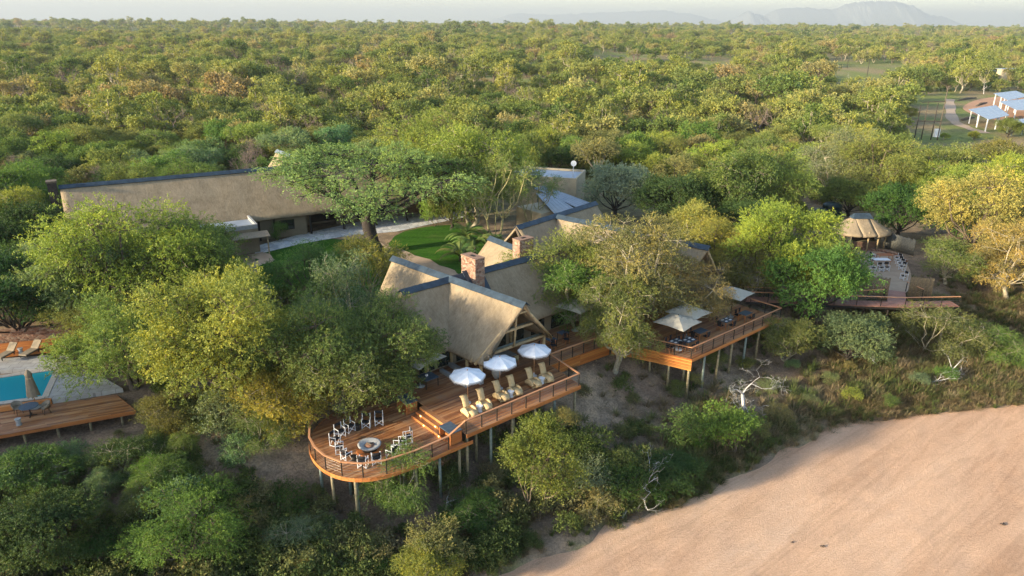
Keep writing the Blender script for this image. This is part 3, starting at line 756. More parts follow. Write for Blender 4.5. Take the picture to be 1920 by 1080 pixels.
# refine the curve
cv = []
lp = [np.array(p) for p in low[0:12]]
for i in range(len(lp) - 1):
    p0 = lp[max(i - 1, 0)]; p1 = lp[i]; p2 = lp[i + 1]; p3 = lp[min(i + 2, len(lp) - 1)]
    for t in (0, .33, .66): cv.append(tuple(.5 * ((2 * p1) + (-p0 + p2) * t + (2 * p0 - 5 * p1 + 4 * p2 - p3) * t * t + (-p0 + 3 * p1 - 3 * p2 + p3) * t ** 3)))
cv.append(tuple(lp[-1]))
poly_low = cv + [(-12.2, 9.4), (-12.2, 7.6), (-10.65, 7.6), (-10.65, -.02)]
print('deck2', planks(deck2, poly_low, -.6, seed=9, seg=3.6)); joists(deck2, poly_low, -.6)
fascia(deck2, [(-10.1, -.05)] + cv[::-1][::-1][0:0] + [(-11.9, -.05)], -.58, 2, .14)
fascia(deck2, cv, -.58, 2, .14)
railing(deck2, [(-12.0, .08)] + [(x + .1 * (1 if x < -15.5 else 0), y + .08) for x, y in low[1:11]], -.6, sp=1.4, ends=(True, True))
MB().bar((-12.0, .08, .41), (-10.6, .10, 1.0), .13, .055).build('handrail', M['rail'], deck2)
piles(deck2, [(-11.0, .3), (-12.6, .3), (-14.4, .35), (-16.4, .6), (-18.0, 1.5), (-18.2, 1.25), (-18.9, 3.0), (-18.9, 4.6), (-16.0, 2.6), (-13.3, 2.2), (-17.4, 3.6), (-18.4, 6.2), (-14.6, 5.2)], -.6)
log(deck2, (-16.4, .6, -1.7), (-17.2, .75, -.85), .055, 'log', 'brace')
# steps between the decks, with lit step lamps
for k in range(3):
    z = -.6 + .2 * (k + 1); x = -11.65 + .35 * k
    if k < 3:
        MB().box((x + .17, 3.0, z - .02 - (.004 if k == 2 else 0)), (.36, 4.1, .04)).build('tread', M['deck'], deck1)
    MB().box((x + .01, 3.0, z - .12), (.03, 4.1, .16)).build('riser', M['fascia'], deck1)
ml, nl, ol = newmat('lamp_glow'); em = N(nl, 'ShaderNodeEmission'); em.inputs[0].default_value = (1, .55, .18, 1); em.inputs[1].default_value = 5; nl.links.new(em.outputs[0], ol.inputs[0]); M['glow'] = ml
for i, y in enumerate((1.7, 2.6, 3.5, 4.4)):
    for k in (0, 1):
        if (i + k) % 2 == 0:
            MB().box((0, 0, 0), (.02, .10, .06)).build('step_lamp', M['glow'], deck1, loc=(-11.665 + .35 * k, y, -.52 + .2 * k))

def cabinet(u, v, w_, d_, lab):
    o = thing('service_cabinet', lab, 'cabinet', W(u, v, -.6), AA, 'cabinets beside the deck steps')
    MB().box((0, 0, .9), (w_, d_, .06)).build('top', M['slate'], o)
    MB().box((w_ / 2 - .04, 0, .43), (.05, d_ - .08, .86)).build('side_panel', M['box'], o)
    MB().box((-w_ / 2 + .04, -d_ / 2 + .07, .43), (.06, .08, .86)).build('leg', M['box'], o); MB().box((-w_ / 2 + .04, d_ / 2 - .07, .43), (.06, .08, .86)).build('leg', M['box'], o)
    for k in range(4): MB().box((0, -d_ / 2 + .04, .12 + .21 * k), (w_ - .16, .04, .19)).build('board', M['box'], o)
    MB().box((0, d_ / 2 - .05, .43), (w_ - .16, .04, .84)).build('back_panel', M['box'], o); MB().box((0, 0, .10), (w_ - .16, d_ - .14, .04)).build('shelf', M['box'], o)
    return o
cabinet(-11.2, .95, .95, 1.35, 'wooden cabinet with blue slate top next to the handrail by the steps')
cabinet(-11.3, 6.15, .95, 1.35, 'wooden cabinet with blue slate top at the inner end of the steps')

# right dining deck
deck3 = thing('dining_deck', 'raised right hand hardwood dining deck with beige parasols on tall poles', 'deck', W(0, 0), AA)
p3 = [(10.33, -2.62), (24.1, -2.62), (24.0, 6.6), (9.0, 6.6), (9.0, 3.74), (7.75, 3.74), (8.35, 2.7), (9.45, -.05)]
print('deck3', planks(deck3, p3, .004, seed=17, seg=7.0, mat='deck')); joists(deck3, p3, 0)
fascia(deck3, [(10.36, -2.66), (24.12, -2.66)], .01, 2, .14); fascia(deck3, [(24.13, -2.66), (24.03, 1.0)], .01, 8, .125, 'slat', name='skirt_slat')
fascia(deck3, [(7.72, 3.70), (8.31, 2.68), (9.42, -.05), (10.33, -2.68)], .02, 8, .135, 'slat', name='skirt_slat')
railing(deck3, [(8.95, 1.45), (10.38, -2.52), (24.0, -2.52), (23.92, .6)], 0, sp=1.5)
piles(deck3, [(10.45, -2.4), (12.6, -2.35), (14.6, -2.4), (16.6, -2.35), (18.7, -2.4), (20.9, -2.35), (22.9, -2.4), (23.9, -2.2), (9.9, -.8), (12.6, -.2), (14.8, -.6), (17.2, -.3), (19.4, -.5), (21.8, -.3), (9.4, .8), (13.5, 1.8), (18.2, 1.6), (22.6, 1.5), (11.5, -1.2)], 0)
railing(deck3, [(23.9, 3.9), (12.5, 6.5)], 0, sp=1.8)

# boardwalk to the boma
def walk(name, label, pts, wd, z, seed=1):
    o = thing(name, label, 'walkway'); me = unit('walk'); rng = random.Random(seed)
    for a, b in zip(pts[:-1], pts[1:]):
        a = np.array(a[:2]); b = np.array(b[:2]); L = np.linalg.norm(b - a); d = (b - a) / L; nn = np.array([-d[1], d[0]]); ang = math.atan2(d[1], d[0]); n = int(L / .16)
        for i in range(n):
            p = a + d * (i + .5) * L / n
            link('plank', me, o, (p[0], p[1], z + rng.uniform(-.004, .004)), (0, 0, ang), (L / n - .014, wd, .04))
        for s in (-1, 1):
            e0 = a + nn * s * wd / 2; e1 = b + nn * s * wd / 2
            MB().bar((*e0, z - .13), (*e1, z - .13), .05, .2).build('edge_beam', M['steel'], o)
        for k in range(max(2, int(L / 3))):
            p = a + d * L * (k + .5) / max(2, int(L / 3)); g = gz(*p)
            if z - g > .4: MB().tube([(p[0], p[1], g - .3), (p[0], p[1], z - .1)], .09, 8).build('pile', M['darkbark'], o)
    return o
w0 = P(1395, 560, 0); w1 = P(1600, 568, 0); w2 = P(1690, 571, 0); w3 = P(1790, 569, 0); w4 = P(1900, 556, 0)
bw = walk('boardwalk', 'reddish boardwalk on dark poles running from the dining deck past the boma', [w0, w1, w2, w3], 1.5, -.02)
def rail_px(o, pts, z=0.0, sp=2.0, H=1.0):
    railing(o, [tuple(p[:2]) for p in pts], z, H, sp)
nrm = lambda a, b, s: (np.array([-(b - a)[1], (b - a)[0]]) / np.linalg.norm((b - a)[:2]) * s)
k1 = nrm(w0, w3, .7)
rail_px(bw, [w0[:2] - k1, w1[:2] - k1, w2[:2] - k1, w3[:2] - k1]); rail_px(bw, [w0[:2] + k1, w1[:2] + k1, P(1655, 560, 0)[:2]])
g0 = P(1683, 566, 0); g1 = P(1684, 545, 0)
gw = walk('boma_ramp', 'short plank ramp between the reed fences into the boma', [P(1682, 569, 0)[:2] + k1 * 0, P(1680, 545, 0)[:2]], 1.7, -.015, 4)
railing(gw, [tuple(P(1683, 560, 0)[:2] + np.array([-1.2, .3])), tuple(P(1664, 545, 0)[:2])], 0, 1.0, 1.6); railing(gw, [tuple(P(1728, 560, 0)[:2]), tuple(P(1698, 546, 0)[:2])], 0, 1.0, 1.6)

# pool terrace
pool = thing('swimming_pool', 'turquoise swimming pool with pale coping at the left edge of the garden', 'swimming pool')
wr = [P(-160, 731, -.05), P(102, 694, -.05), P(78, 745, -.05), P(-190, 781, -.05)]
def pool_mat():
    m, n, o = newmat('pool_water'); v = geo(n)
    f = noise(n, v, 2.2, 3, .5, .8)
    p = prin(n, o, (.02, .30, .36), .04, f, .12, .02, .5); return m
M['water'] = pool_mat()
b = MB(); b.add(wr, [(3, 2, 1, 0)]); wo_ = b.build('water', M['water'], pool)
if wo_.data.polygons[0].normal.z < 0: wo_.data.flip_normals()
def ring(parent, inner, outer, z, th, mat, name):
    b = MB(); n = len(inner); vs = [(*p[:2], z) for p in inner] + [(*p[:2], z) for p in outer] + [(*p[:2], z - th) for p in inner] + [(*p[:2], z - th) for p in outer]
    fs = []
    for i in range(n):
        j = (i + 1) % n; fs += [(i, j, n + j, n + i), (2 * n + i, 3 * n + i, 3 * n + j, 2 * n + j), (n + i, n + j, 3 * n + j, 3 * n + i), (i, 2 * n + i, 2 * n + j, j)]
    b.add(vs, fs); return b.build(name, M[mat], parent)
ctr = sum(np.array(p[:2]) for p in wr) / 4
out1 = [np.array(p[:2]) + (np.array(p[:2]) - ctr) / np.linalg.norm(np.array(p[:2]) - ctr) * .55 for p in wr]
ring(pool, [p[:2] for p in wr], out1, -.03, .5, 'coping', 'pool_rim')
cm_ = _unit.mesh('coping_stone', M['coping']); rr_ = random.Random(3)
for a_, b_, oa, ob in zip(wr, wr[1:] + wr[:1], out1, out1[1:] + out1[:1]):
    a2 = (np.array(a_[:2]) + oa) / 2; b2 = (np.array(b_[:2]) + ob) / 2; L_ = np.linalg.norm(b2 - a2); n_ = int(L_ / .62); an_ = math.atan2(b2[1] - a2[1], b2[0] - a2[0])
    for i in range(n_): p_ = a2 + (b2 - a2) * (i + .5) / n_; link('coping_stone', cm_, pool, (p_[0], p_[1], .0 + rr_.uniform(-.004, .004)), (0, 0, an_), (L_ / n_ - .02, .42, .05))
out2 = [P(-260, 700, 0)[:2], P(125, 664, 0)[:2], P(215, 728, 0)[:2], P(96, 752, 0)[:2]]
tr = thing('pool_terrace', 'pale stone terrace around the right end of the turquoise pool', 'terrace')
n_ = MB(); tp = [P(-260, 706, 0), P(-260, 690, 0), P(118, 664, 0), P(230, 728, 0), P(98, 749, 0), tuple(out1[2]), tuple(out1[1])]
n_.prism([tuple(p[:2]) for p in tp], -.5, -.004); n_.build('slab', M['poolpave'], tr)
pd = thing('pool_deck', 'orange hardwood deck below the pool with a round table and a closed parasol', 'deck', (0, 0, 0), 0)
A0 = P(0, 815, -.35); A1 = P(254, 770, -.35); pa_ = math.atan2(A1[1] - A0[1], A1[0] - A0[0])
pd.location = (A1[0], A1[1], 0); pd.rotation_euler = (0, 0, pa_)
def loc_in(o, p):
    c, s = math.cos(o.rotation_euler.z), math.sin(o.rotation_euler.z); x = p[0] - o.location[0]; y = p[1] - o.location[1]; return (x * c + y * s, -x * s + y * c)
pp = [loc_in(pd, P(x, y, -.35)) for x, y in [(254, 770), (205, 730), (150, 741), (100, 757), (-120, 795), (-200, 852)]]
print('pool deck', planks(pd, pp, -.35, 'deck', seed=21, seg=3.2)); joists(pd, pp, -.35)
fascia(pd, [pp[-1], pp[0], pp[1]], -.34, 2, .14)
ed0 = loc_in(pd, P(98, 755, -.3)); ed1 = loc_in(pd, P(-140, 792, -.3)); MB().bar((*ed1, -.16), (*ed0, -.16), .3, .36).build('step_board', M['fascia'], pd)
for i in range(7):
    t = (i + .5) / 7; q = np.array(pp[-1]) * t + np.array(pp[0]) * (1 - t); MB().tube([(q[0], q[1] + .4, -2.3), (q[0], q[1] + .4, -.5)], .09, 8).build('pile', M['pole'], pd)
ud = thing('lounger_deck', 'narrow upper timber deck behind the pool carrying two grey loungers', 'deck')
ua = P(110, 655, .15); ub = P(-150, 682, .15); ud.location = (ub[0], ub[1], 0); ang = math.atan2(ua[1] - ub[1], ua[0] - ub[0]); ud.rotation_euler = (0, 0, ang); Lu = math.hypot(ua[0] - ub[0], ua[1] - ub[1])
planks(ud, [(0, 0), (Lu, 0), (Lu, 2.6), (0, 2.6)], .2, 'fascia', seed=23, seg=4); fascia(ud, [(0, -.02), (Lu, -.02)], .2, 2, .13)
rwall = thing('stone_wall', 'low reddish stone retaining wall behind the pool loungers', 'wall', ud.location, ang)
o_ = MB().box((Lu / 2, 2.95, .45), (Lu + 2, .5, 1.6)).build('wall', M['stone'], rwall)

# ------------------------------------------------------------------ trees
def np_mesh(name, co, quads, mats, tint=None, tris=None, matidx=None, smooth=False):
    me = bpy.data.meshes.new(name); me.vertices.add(len(co)); me.vertices.foreach_set('co', np.ascontiguousarray(co, np.float32).ravel())
    k = quads.shape[1]; me.loops.add(quads.size); me.loops.foreach_set('vertex_index', quads.astype(np.int32).ravel())
    me.polygons.add(len(quads)); me.polygons.foreach_set('loop_start', (np.arange(len(quads)) * k).astype(np.int32))
    if smooth: me.polygons.foreach_set('use_smooth', np.ones(len(quads), bool) if smooth is True else smooth)
    if matidx is not None: me.polygons.foreach_set('material_index', matidx.astype(np.int32))
    me.update(calc_edges=True)
    for m in mats: me.materials.append(m)
    if tint is not None:
        a = me.attributes.new('tint', 'FLOAT', 'FACE'); a.data.foreach_set('value', tint.astype(np.float32))
    return me
def unitv(a): return a / (np.linalg.norm(a, axis=-1, keepdims=True) + 1e-9)

def crown_leaves(rng, cl, cr, spr, per, leaf, wid, sprig, droop, upb, cz, tint_amp=.5, top_bias=.3):
    """cl: clump centres, cr: clump radii. returns co, quads, tint"""
    n = len(cl); c = np.repeat(cl, spr, 0); r = np.repeat(cr, spr)
    u = unitv(rng.normal(size=(n * spr, 3))); u[:, 2] = np.where(rng.random(n * spr) < top_bias, np.abs(u[:, 2]), u[:, 2])
    rad = rng.random(n * spr) ** .45
    p = c + u * (r * rad)[:, None] * np.array([1, 1, .72])
    out = unitv(p - np.array([0, 0, cz]))
    d = unitv(out * .7 + u * .6 + rng.normal(size=u.shape) * .45 + np.array([0, 0, upb - droop]))
    N_ = n * spr; t = (np.arange(per) + .5) / per
    P_ = (p[:, None, :] + d[:, None, :] * (t * sprig)[None, :, None])
    P_[..., 2] -= droop * (t ** 2 * sprig * .5)[None, :]
    P_ = P_.reshape(-1, 3) + rng.normal(size=(N_ * per, 3)) * leaf * .35
    D = np.repeat(d, per, 0); a = unitv(D * .5 + rng.normal(size=D.shape) * .75 + np.array([0, 0, .1 - droop * .3]))
    nrm_ = unitv(rng.normal(size=D.shape) * .7 + np.array([0, 0, .35]) + np.repeat(out, per, 0) * .35); b = unitv(np.cross(a, nrm_))
    s = leaf * rng.uniform(.65, 1.3, (len(a), 1)); w_ = wid * rng.uniform(.7, 1.25, (len(a), 1))
    v0 = P_ - a * s * .5; v1 = P_ + b * w_ * .5 - a * s * .08; v2 = P_ + a * s * .5; v3 = P_ - b * w_ * .5 - a * s * .08
    co = np.stack([v0, v1, v2, v3], 1).reshape(-1, 3); q = np.arange(len(co)).reshape(-1, 4)
    tc = np.repeat(rng.normal(size=n) * .20, spr * per); ts = np.repeat(rng.normal(size=N_) * .12, per); tl = rng.normal(size=len(q)) * .10
    tint = np.clip(.5 + (tc + ts + tl) * tint_amp * 2, 0, 1)
    return co, q, tint

def make_clumps(rng, H, cb, R, lobes, per, flat=1.0, shell=.55, lobe_r=.37):
    """clumps round several lobes: an uneven crown"""
    cz = (cb + H) / 2; hz = (H - cb) / 2; L = []
    for i in range(lobes):
        th = 2 * math.pi * (i * .618 + rng.random() * .12); ph = rng.uniform(-.85 if flat == 1.0 else -.35, 1.0); k = rng.uniform(.48, .80)
        x = math.cos(th) * math.sqrt(max(0, 1 - ph * ph * .8)) * k; y = math.sin(th) * math.sqrt(max(0, 1 - ph * ph * .8)) * k
        L.append([x * R, y * R, cz + ph * hz * .62 * flat])
    L.append([0, 0, cz + hz * .35]); L = np.array(L); C = []; own = []
    for i, l in enumerate(L):
        lr = R * lobe_r * rng.uniform(.8, 1.2)
        for j in range(per):
            u = unitv(rng.normal(size=3)); u[2] = abs(u[2]) * 1.0 - .25 if rng.random() < .75 else u[2]
            p = l + u * lr * rng.uniform(shell, 1.0) * np.array([1, 1, min(1, hz / R * 1.1)])
            C.append(p); own.append(i)
    C = np.array(C); C[:, 2] = np.clip(C[:, 2], cb, H * 1.02)
    return L, C, np.array(own)

def skeleton(rng, H, cb, L, C, own, rt, stems=1, lean=.4, sides=6, forks=.45, twigs=2):
    nodes = [np.zeros(3)]; par = [-1]
    roots = []
    for s in range(stems):
        th = rng.random() * 6.28; l = lean * (1.6 if stems > 1 else 1); last = 0
        top = np.array([math.cos(th) * l, math.sin(th) * l, cb * rng.uniform(.55, .85) + H * forks * .2])
        for t in (.35, .7, 1.0):
            p = top * t + rng.normal(size=3) * [.10, .10, 0]; nodes.append(p); par.append(last); last = len(nodes) - 1
        roots.append(last)
    lob = []
    for i, l in enumerate(L):
        r = min(roots, key=lambda k: np.linalg.norm(nodes[k][:2] - l[:2]) + rng.random() * .5)
        a = nodes[r]; last = r; mid = a * .5 + l * .5 + np.array([0, 0, -.05 * H]) + rng.normal(size=3) * .03 * H
        for t in (.25, .5, .75, 1.0):
            p = a * (1 - t) ** 2 + mid * 2 * t * (1 - t) + l * t * t + rng.normal(size=3) * .018 * H
            nodes.append(p); par.append(last); last = len(nodes) - 1; lob.append(last)
    first = len(nodes)
    A = np.array(nodes)
    for c, o in zip(C, own):
        cand = [4 * o + k for k in range(4)]; idx = [lob[k] for k in cand]
        ds = [np.linalg.norm(A[k] - c) + max(0, A[k][2] - c[2]) * .6 for k in idx]; k = idx[int(np.argmin(ds))]
        m = A[k] * .45 + c * .55 + rng.normal(size=3) * .05 * H * .3; nodes.append(m); par.append(k); nodes.append(c); par.append(len(nodes) - 2)
        for _ in range(twigs):
            nodes.append(c + unitv(rng.normal(size=3) + (c - m)) * rng.uniform(.3, .6)); par.append(len(nodes) - 1 - 1 - _)
            par[-1] = len(nodes) - 2 - _
    n = len(nodes); A = np.array(nodes); cnt = np.zeros(n)
    ch = np.zeros(n, int)
    for i in range(n - 1, 0, -1):
        if ch[i] == 0: cnt[i] = max(cnt[i], 1)
        cnt[par[i]] += cnt[i]; ch[par[i]] += 1
    rad = rt * (cnt / max(cnt[0], 1)) ** .5; rad = np.maximum(rad, rt * .028)
    rad[0] = rt * 1.35
    vs = []; fs = []
    for i in range(1, n):
        a = A[par[i]]; b = A[i]; d = b - a; Ld = np.linalg.norm(d)
        if Ld < 1e-4: continue
        d /= Ld; ref = np.array([0, 0, 1.]) if abs(d[2]) < .9 else np.array([1., 0, 0]); x = unitv(np.cross(d, ref)); y = np.cross(d, x)
        k = sides if rad[i] > rt * .2 else (4 if rad[i] > rt * .07 else 3)
        ra = min(rad[par[i]], rad[i] * 1.5) if par[i] else rad[0]; base = len(vs)
        for (p, r) in ((a, ra), (b, rad[i])):
            for j in range(k):
                t = 6.2832 * j / k; vs.append(p + (x * math.cos(t) + y * math.sin(t)) * r)
        for j in range(k): fs.append((base + j, base + (j + 1) % k, base + k + (j + 1) % k, base + k + j))
    return np.array(vs), np.array(fs)

SPEC = {}
def species(name, seed, H, cb, R, lobes, per, spr, leafper, leaf, wid, sprig=.4, droop=.3, upb=.1, rt=.2, stems=1, bark='bark', flat=1.0, lobe_r=.37, cr=(.55, .95), shell=.55, lean=.4, tint=.5, single=False, twigs=2, crown_mat='leaf'):
    rng = np.random.default_rng(seed); L, C, own = make_clumps(rng, H, cb, R, lobes, per, flat, shell, lobe_r)
    rr = rng.uniform(cr[0], cr[1], len(C)) * R / 4.5
    v, f = skeleton(rng, H, cb, L, C, own, rt, stems, lean, twigs=twigs)
    co, q, t = crown_leaves(rng, C, rr, spr, leafper, leaf, wid, sprig, droop, upb, (cb + H) / 2, tint)
    if single:
        allq = np.concatenate([q, f + len(co)]); me = np_mesh(name, np.concatenate([co, v]), allq, [M[crown_mat], M[bark]], np.concatenate([t, np.full(len(f), .5)]), matidx=np.concatenate([np.zeros(len(q)), np.ones(len(f))]))
        SPEC[name] = dict(me=me, H=H, R=R, single=True)
    else:
        SPEC[name] = dict(trunk=np_mesh('trunk', v, f, [M[bark]], smooth=True), crown=np_mesh('crown', co, q, [M['leaf']], t), H=H, R=R, cb=cb, single=False, n=len(q))
    return SPEC[name]
def bare(name, seed, H, R, rt, depth=6, mat='deadwood', k=3, spread=.55, up_=.25, sides=5):
    rng = np.random.default_rng(seed); vs = []; fs = []
    def seg(a, b, r0, r1, n):
        d = unitv(b - a); ref = np.array([0, 0, 1.]) if abs(d[2]) < .9 else np.array([1., 0, 0]); x = unitv(np.cross(d, ref)); y = np.cross(d, x); base = len(vs)
        for (p, r) in ((a, r0), (b, r1)):
            for j in range(n): t = 6.2832 * j / n; vs.append(p + (x * math.cos(t) + y * math.sin(t)) * r)
        for j in range(n): fs.append((base + j, base + (j + 1) % n, base + n + (j + 1) % n, base + n + j))
    def grow(p, d, L, r, lev):
        q = p
        for i in range(2):
            d = unitv(d + rng.normal(size=3) * .16 + np.array([0, 0, .04])); e = q + d * L / 2; seg(q, e, r, r * .84, sides if lev < 2 else 3); q = e; r *= .84
        if lev >= depth: return
        for i in range(k if lev else k + 1):
            dd = unitv(d * (1 - spread * .5) + rng.normal(size=3) * spread * 1.0 + np.array([0, 0, up_])); grow(q, dd, L * rng.uniform(.62, .82), max(r * rng.uniform(.5, .72), rt * .035), lev + 1)
    grow(np.zeros(3), np.array([.1, 0, 1.]), H * .30, rt, 0)
    v = np.array(vs); s = H / v[:, 2].max(); v[:, 2] *= s; v[:, :2] *= R / np.percentile(np.abs(v[:, :2]), 98)
    SPEC[name] = dict(trunk=np_mesh('branches', v, np.array(fs), [M[mat]], smooth=True), crown=None, H=H, R=R, cb=0, single=False)

# near kinds (real size in metres); far kinds are one mesh each
species('feather', 1, 9.5, 1.6, 5.2, 14, 12, 26, 10, .15, .065, .5, .45, rt=.30, bark='bark', cr=(.75, 1.15), tint=.5)
species('feather2', 2, 9.0, 1.2, 5.0, 13, 12, 24, 10, .16, .07, .5, .35, rt=.28, stems=2, bark='palebark', cr=(.75, 1.15), tint=.5)
species('broad', 3, 9.0, .9, 5.0, 15, 13, 36, 10, .125, .068, .35, .15, rt=.30, stems=2, bark='bark', cr=(.8, 1.15), tint=.55)
species('dense', 4, 7.5, .4, 4.4, 14, 13, 32, 9, .14, .085, .3, .1, rt=.26, bark='darkbark', cr=(.85, 1.2), tint=.45)
species('umbrella', 5, 9.0, 4.2, 5.6, 12, 10, 26, 9, .15, .07, .45, .3, rt=.42, stems=2, bark='darkbark', flat=.6, lobe_r=.36, lean=.9, cr=(.75, 1.1), twigs=3)
species('willowy', 6, 6.5, .5, 3.6, 12, 10, 22, 10, .14, .05, .6, .7, rt=.16, stems=3, bark='palebark', cr=(.8, 1.2), tint=.5)
species('bushwillow', 7, 6.5, .5, 3.9, 13, 11, 32, 9, .125, .07, .35, .1, rt=.18, stems=3, bark='palebark', cr=(.75, 1.15), tint=.6)
species('airy', 8, 9.5, 3.2, 4.0, 9, 8, 20, 9, .13, .055, .45, .2, rt=.17, stems=3, bark='yellowbark', lobe_r=.36, cr=(.7, 1.0), lean=.7)
species('column', 9, 6.2, .5, 2.2, 9, 12, 20, 9, .12, .05, .5, .35, upb=.5, rt=.12, stems=3, bark='bark', cr=(1.1, 1.7), tint=.6)
species('shrub', 10, 2.6, .15, 1.7, 7, 7, 18, 7, .11, .06, .3, .1, upb=.3, rt=.05, stems=4, bark='bark', cr=(1.2, 1.8), twigs=1)
species('shrub2', 11, 2.2, .1, 1.6, 6, 7, 16, 9, .13, .04, .45, .5, upb=.4, rt=.05, stems=4, bark='palebark', cr=(1.2, 1.9), twigs=1)
species('lawntree', 15, 11.5, 4.6, 10.0, 18, 12, 24, 9, .17, .075, .5, .3, rt=.62, stems=2, bark='darkbark', flat=.95, lobe_r=.29, lean=.4, cr=(.38, .55), twigs=3)
species('scraggly', 12, 8.5, 1.4, 4.6, 15, 10, 40, 9, .12, .06, .4, .3, rt=.28, stems=2, bark='palebark', lobe_r=.45, cr=(.6, .95), tint=.6, twigs=3)
# middle distance: fewer, larger leaves
for i, (H, cb, R, st, bk, fl) in enumerate([(7.5, 2.0, 4.2, 1, 'bark', .7), (6.5, 1.0, 4.0, 2, 'palebark', 1), (6.0, .8, 3.6, 2, 'bark', 1), (8.0, 2.4, 4.6, 1, 'palebark', .8), (5.2, .5, 3.3, 3, 'palebark', 1), (7.0, 1.4, 4.2, 2, 'darkbark', 1)]):
    species('mid%d' % i, 30 + i, H, cb * .6, R, 12, 9, 20, 7, .20, .10, .4, .2, rt=.2, stems=st, bark=bk, flat=fl, cr=(.8, 1.2), tint=.55, twigs=1)
for i, (H, cb, R, st, lr) in enumerate([(6.5, 1.2, 3.8, 1, .37), (5.2, .4, 3.4, 2, .4), (8.0, 2.4, 4.2, 1, .34), (4.2, .3, 2.8, 3, .4), (6.0, 1.6, 4.4, 1, .36), (9.5, 2.0, 3.6, 1, .4), (5.5, 2.2, 5.0, 1, .34), (7.0, .5, 3.0, 2, .42)]):
    species('far%d' % i, 60 + i, H, cb, R, 10, 6, 11, 4, .36, .22, .5, .1, rt=.22, stems=st, lobe_r=lr, cr=(.8, 1.2), tint=.5, twigs=0, single=True, crown_mat='leaffar', bark='palebark' if i % 2 else 'bark')
bare('dead', 20, 3.6, 2.3, .075, 7, 'deadwood', 2, .75, .15); bare('baretree', 21, 7.5, 4.0, .22, 6, 'pinktwig', 3, .6, .2); bare('deadtall', 22, 7.0, 2.0, .20, 4, 'deadwood', 2, .6, .35)
bare('farbare', 24, 6.5, 3.4, .22, 5, 'pinktwig', 3, .6, .2, 4)
bare('driftwood', 23, 3.4, 1.2, .10, 5, 'deadwood', 2, .7, .05)
print('leaf quads', {k: v.get('n') for k, v in SPEC.items() if 'n' in v})

PAL = dict(yellow=(.190, .215, .040), lime=(.145, .185, .045), olive=(.115, .130, .038), dark=(.045, .080, .022), green=(.085, .135, .032), bluegreen=(.095, .150, .070),
           greygreen=(.130, .165, .080), gold=(.215, .210, .060), rust=(.25, .165, .07), deep=(.030, .060, .020), bright=(.090, .160, .030), khaki=(.165, .155, .065), brightgold=(.26, .27, .07), pale=(.20, .25, .15))
def plant(sp, x, y, s, color, name, label, cat, group=None, rz=None, z=None, sz=None, jit=.06, rot=None, rng=random.Random(77)):
    S = SPEC[sp]; z = gz(x, y) - .12 if z is None else z; rz = rng.uniform(0, 6.28) if rz is None else rz
    c = PAL[color] if isinstance(color, str) else color; c = tuple(q * 1.45 for q in c); c = tuple(max(.005, k * (1 + rng.uniform(-jit, jit) * 2)) for k in c)
    if S['single']:
        o = link(name, S['me'], None, (x, y, z), (0, 0, rz), (s, s, sz or s)); tag(o, label, cat, group); return o
    o = thing(name, label, cat, (x, y, z), rz, group); o.scale = (s, s, sz or s)
    if rot: o.rotation_euler = rot
    link('trunk' if S['crown'] else 'branches', S['trunk'], o)
    if S['crown']: k = link('crown', S['crown'], o); k.color = (*c, 1)
    return o
OCC = []
def tree_px(sp, px, py, wpx, color, label, name='tree', cat='tree', sz=None, group=None, rz=None, zg=None, register=True, R=None):
    """crown centre at pixel (px,py), crown width wpx pixels"""
    S = SPEC[sp]; R = S['R']; dist = 60.0; g = zg if zg is not None else -.3
    for _ in range(6):
        s = wpx / 2 * dist / FPX / R / 1.02; k = sz if sz else 1.0; hc = (S['H'] + S.get('cb', 0)) / 2 * s * k
        q = P(px, py, g + hc); dist = float((q - CAM) @ fw)
        if zg is None: g = gz(q[0], q[1])
    o = plant(sp, q[0], q[1], s, color, name, label, cat, group, rz, g - .1, s * k)
    if register: OCC.append((q[0], q[1], s * R))
    return o
T = tree_px
# --- left side
T('broad', 415, 610, 345, 'yellow', 'huge yellow-green tree with a grey trunk between the pool deck and the round deck')
T('broad', 240, 662, 270, 'lime', 'yellow-green tree hanging over the right end of the pool deck', sz=.85, rz=2.0)
T('feather', 235, 470, 300, 'yellow', 'big golden-green feathery tree in front of the left half of the long thatched hall')
T('feather', 350, 475, 230, 'olive', 'dull olive feathery tree right of the golden-green one by the long hall')
T('feather2', 130, 520, 230, 'greygreen', 'pale grey-green feathery tree above the stone wall behind the pool')
T('dense', 15, 560, 220, 'deep', 'near black green tree at the left edge above the pool loungers')
T('dense', 35, 450, 190, 'dark', 'dark round tree at the left edge below the black chimney')
T('bushwillow', 40, 365, 150, 'green', 'mid green bushy tree just left of the black chimney of the long hall')
T('bushwillow', 378, 452, 85, 'bright', 'small fresh bright green tree in front of the flat annex', 'small_tree')
T('broad', 425, 530, 130, 'yellow', 'yellow-green tree at the left end of the lawn below the garden path', sz=1.2)
T('willowy', 648, 565, 180, 'bluegreen', 'blue-green feathery tree between the lawn and the main thatched roof', sz=1.2)
T('feather', 590, 650, 260, 'green', 'dark green tree left of the main lodge roof, behind the round deck')
T('broad', 715, 655, 250, 'olive', 'broad olive tree overhanging the back of the sun deck next to the lodge', rz=1.0)
T('bushwillow', 515, 625, 150, 'green', 'green tree at the lower edge of the lawn left of the blue-green one')
T('feather2', 640, 690, 260, 'olive', 'low dark olive tree leaning over the director chairs and fire pit', sz=.85, rz=1.3)
T('bushwillow', 530, 760, 190, 'yellow', 'yellow-green bushy tree on the slope left of the round deck', sz=.9)
T('dense', 480, 680, 170, 'olive', 'dusky olive tree between the huge yellow tree and the round deck', sz=.9)
T('broad', 180, 600, 170, 'olive', 'olive tree at the right end of the stone wall behind the pool', sz=.9)
T('bushwillow', 320, 770, 130, 'olive', 'drooping olive bush tree under the huge yellow tree by the deck corner', sz=.8)
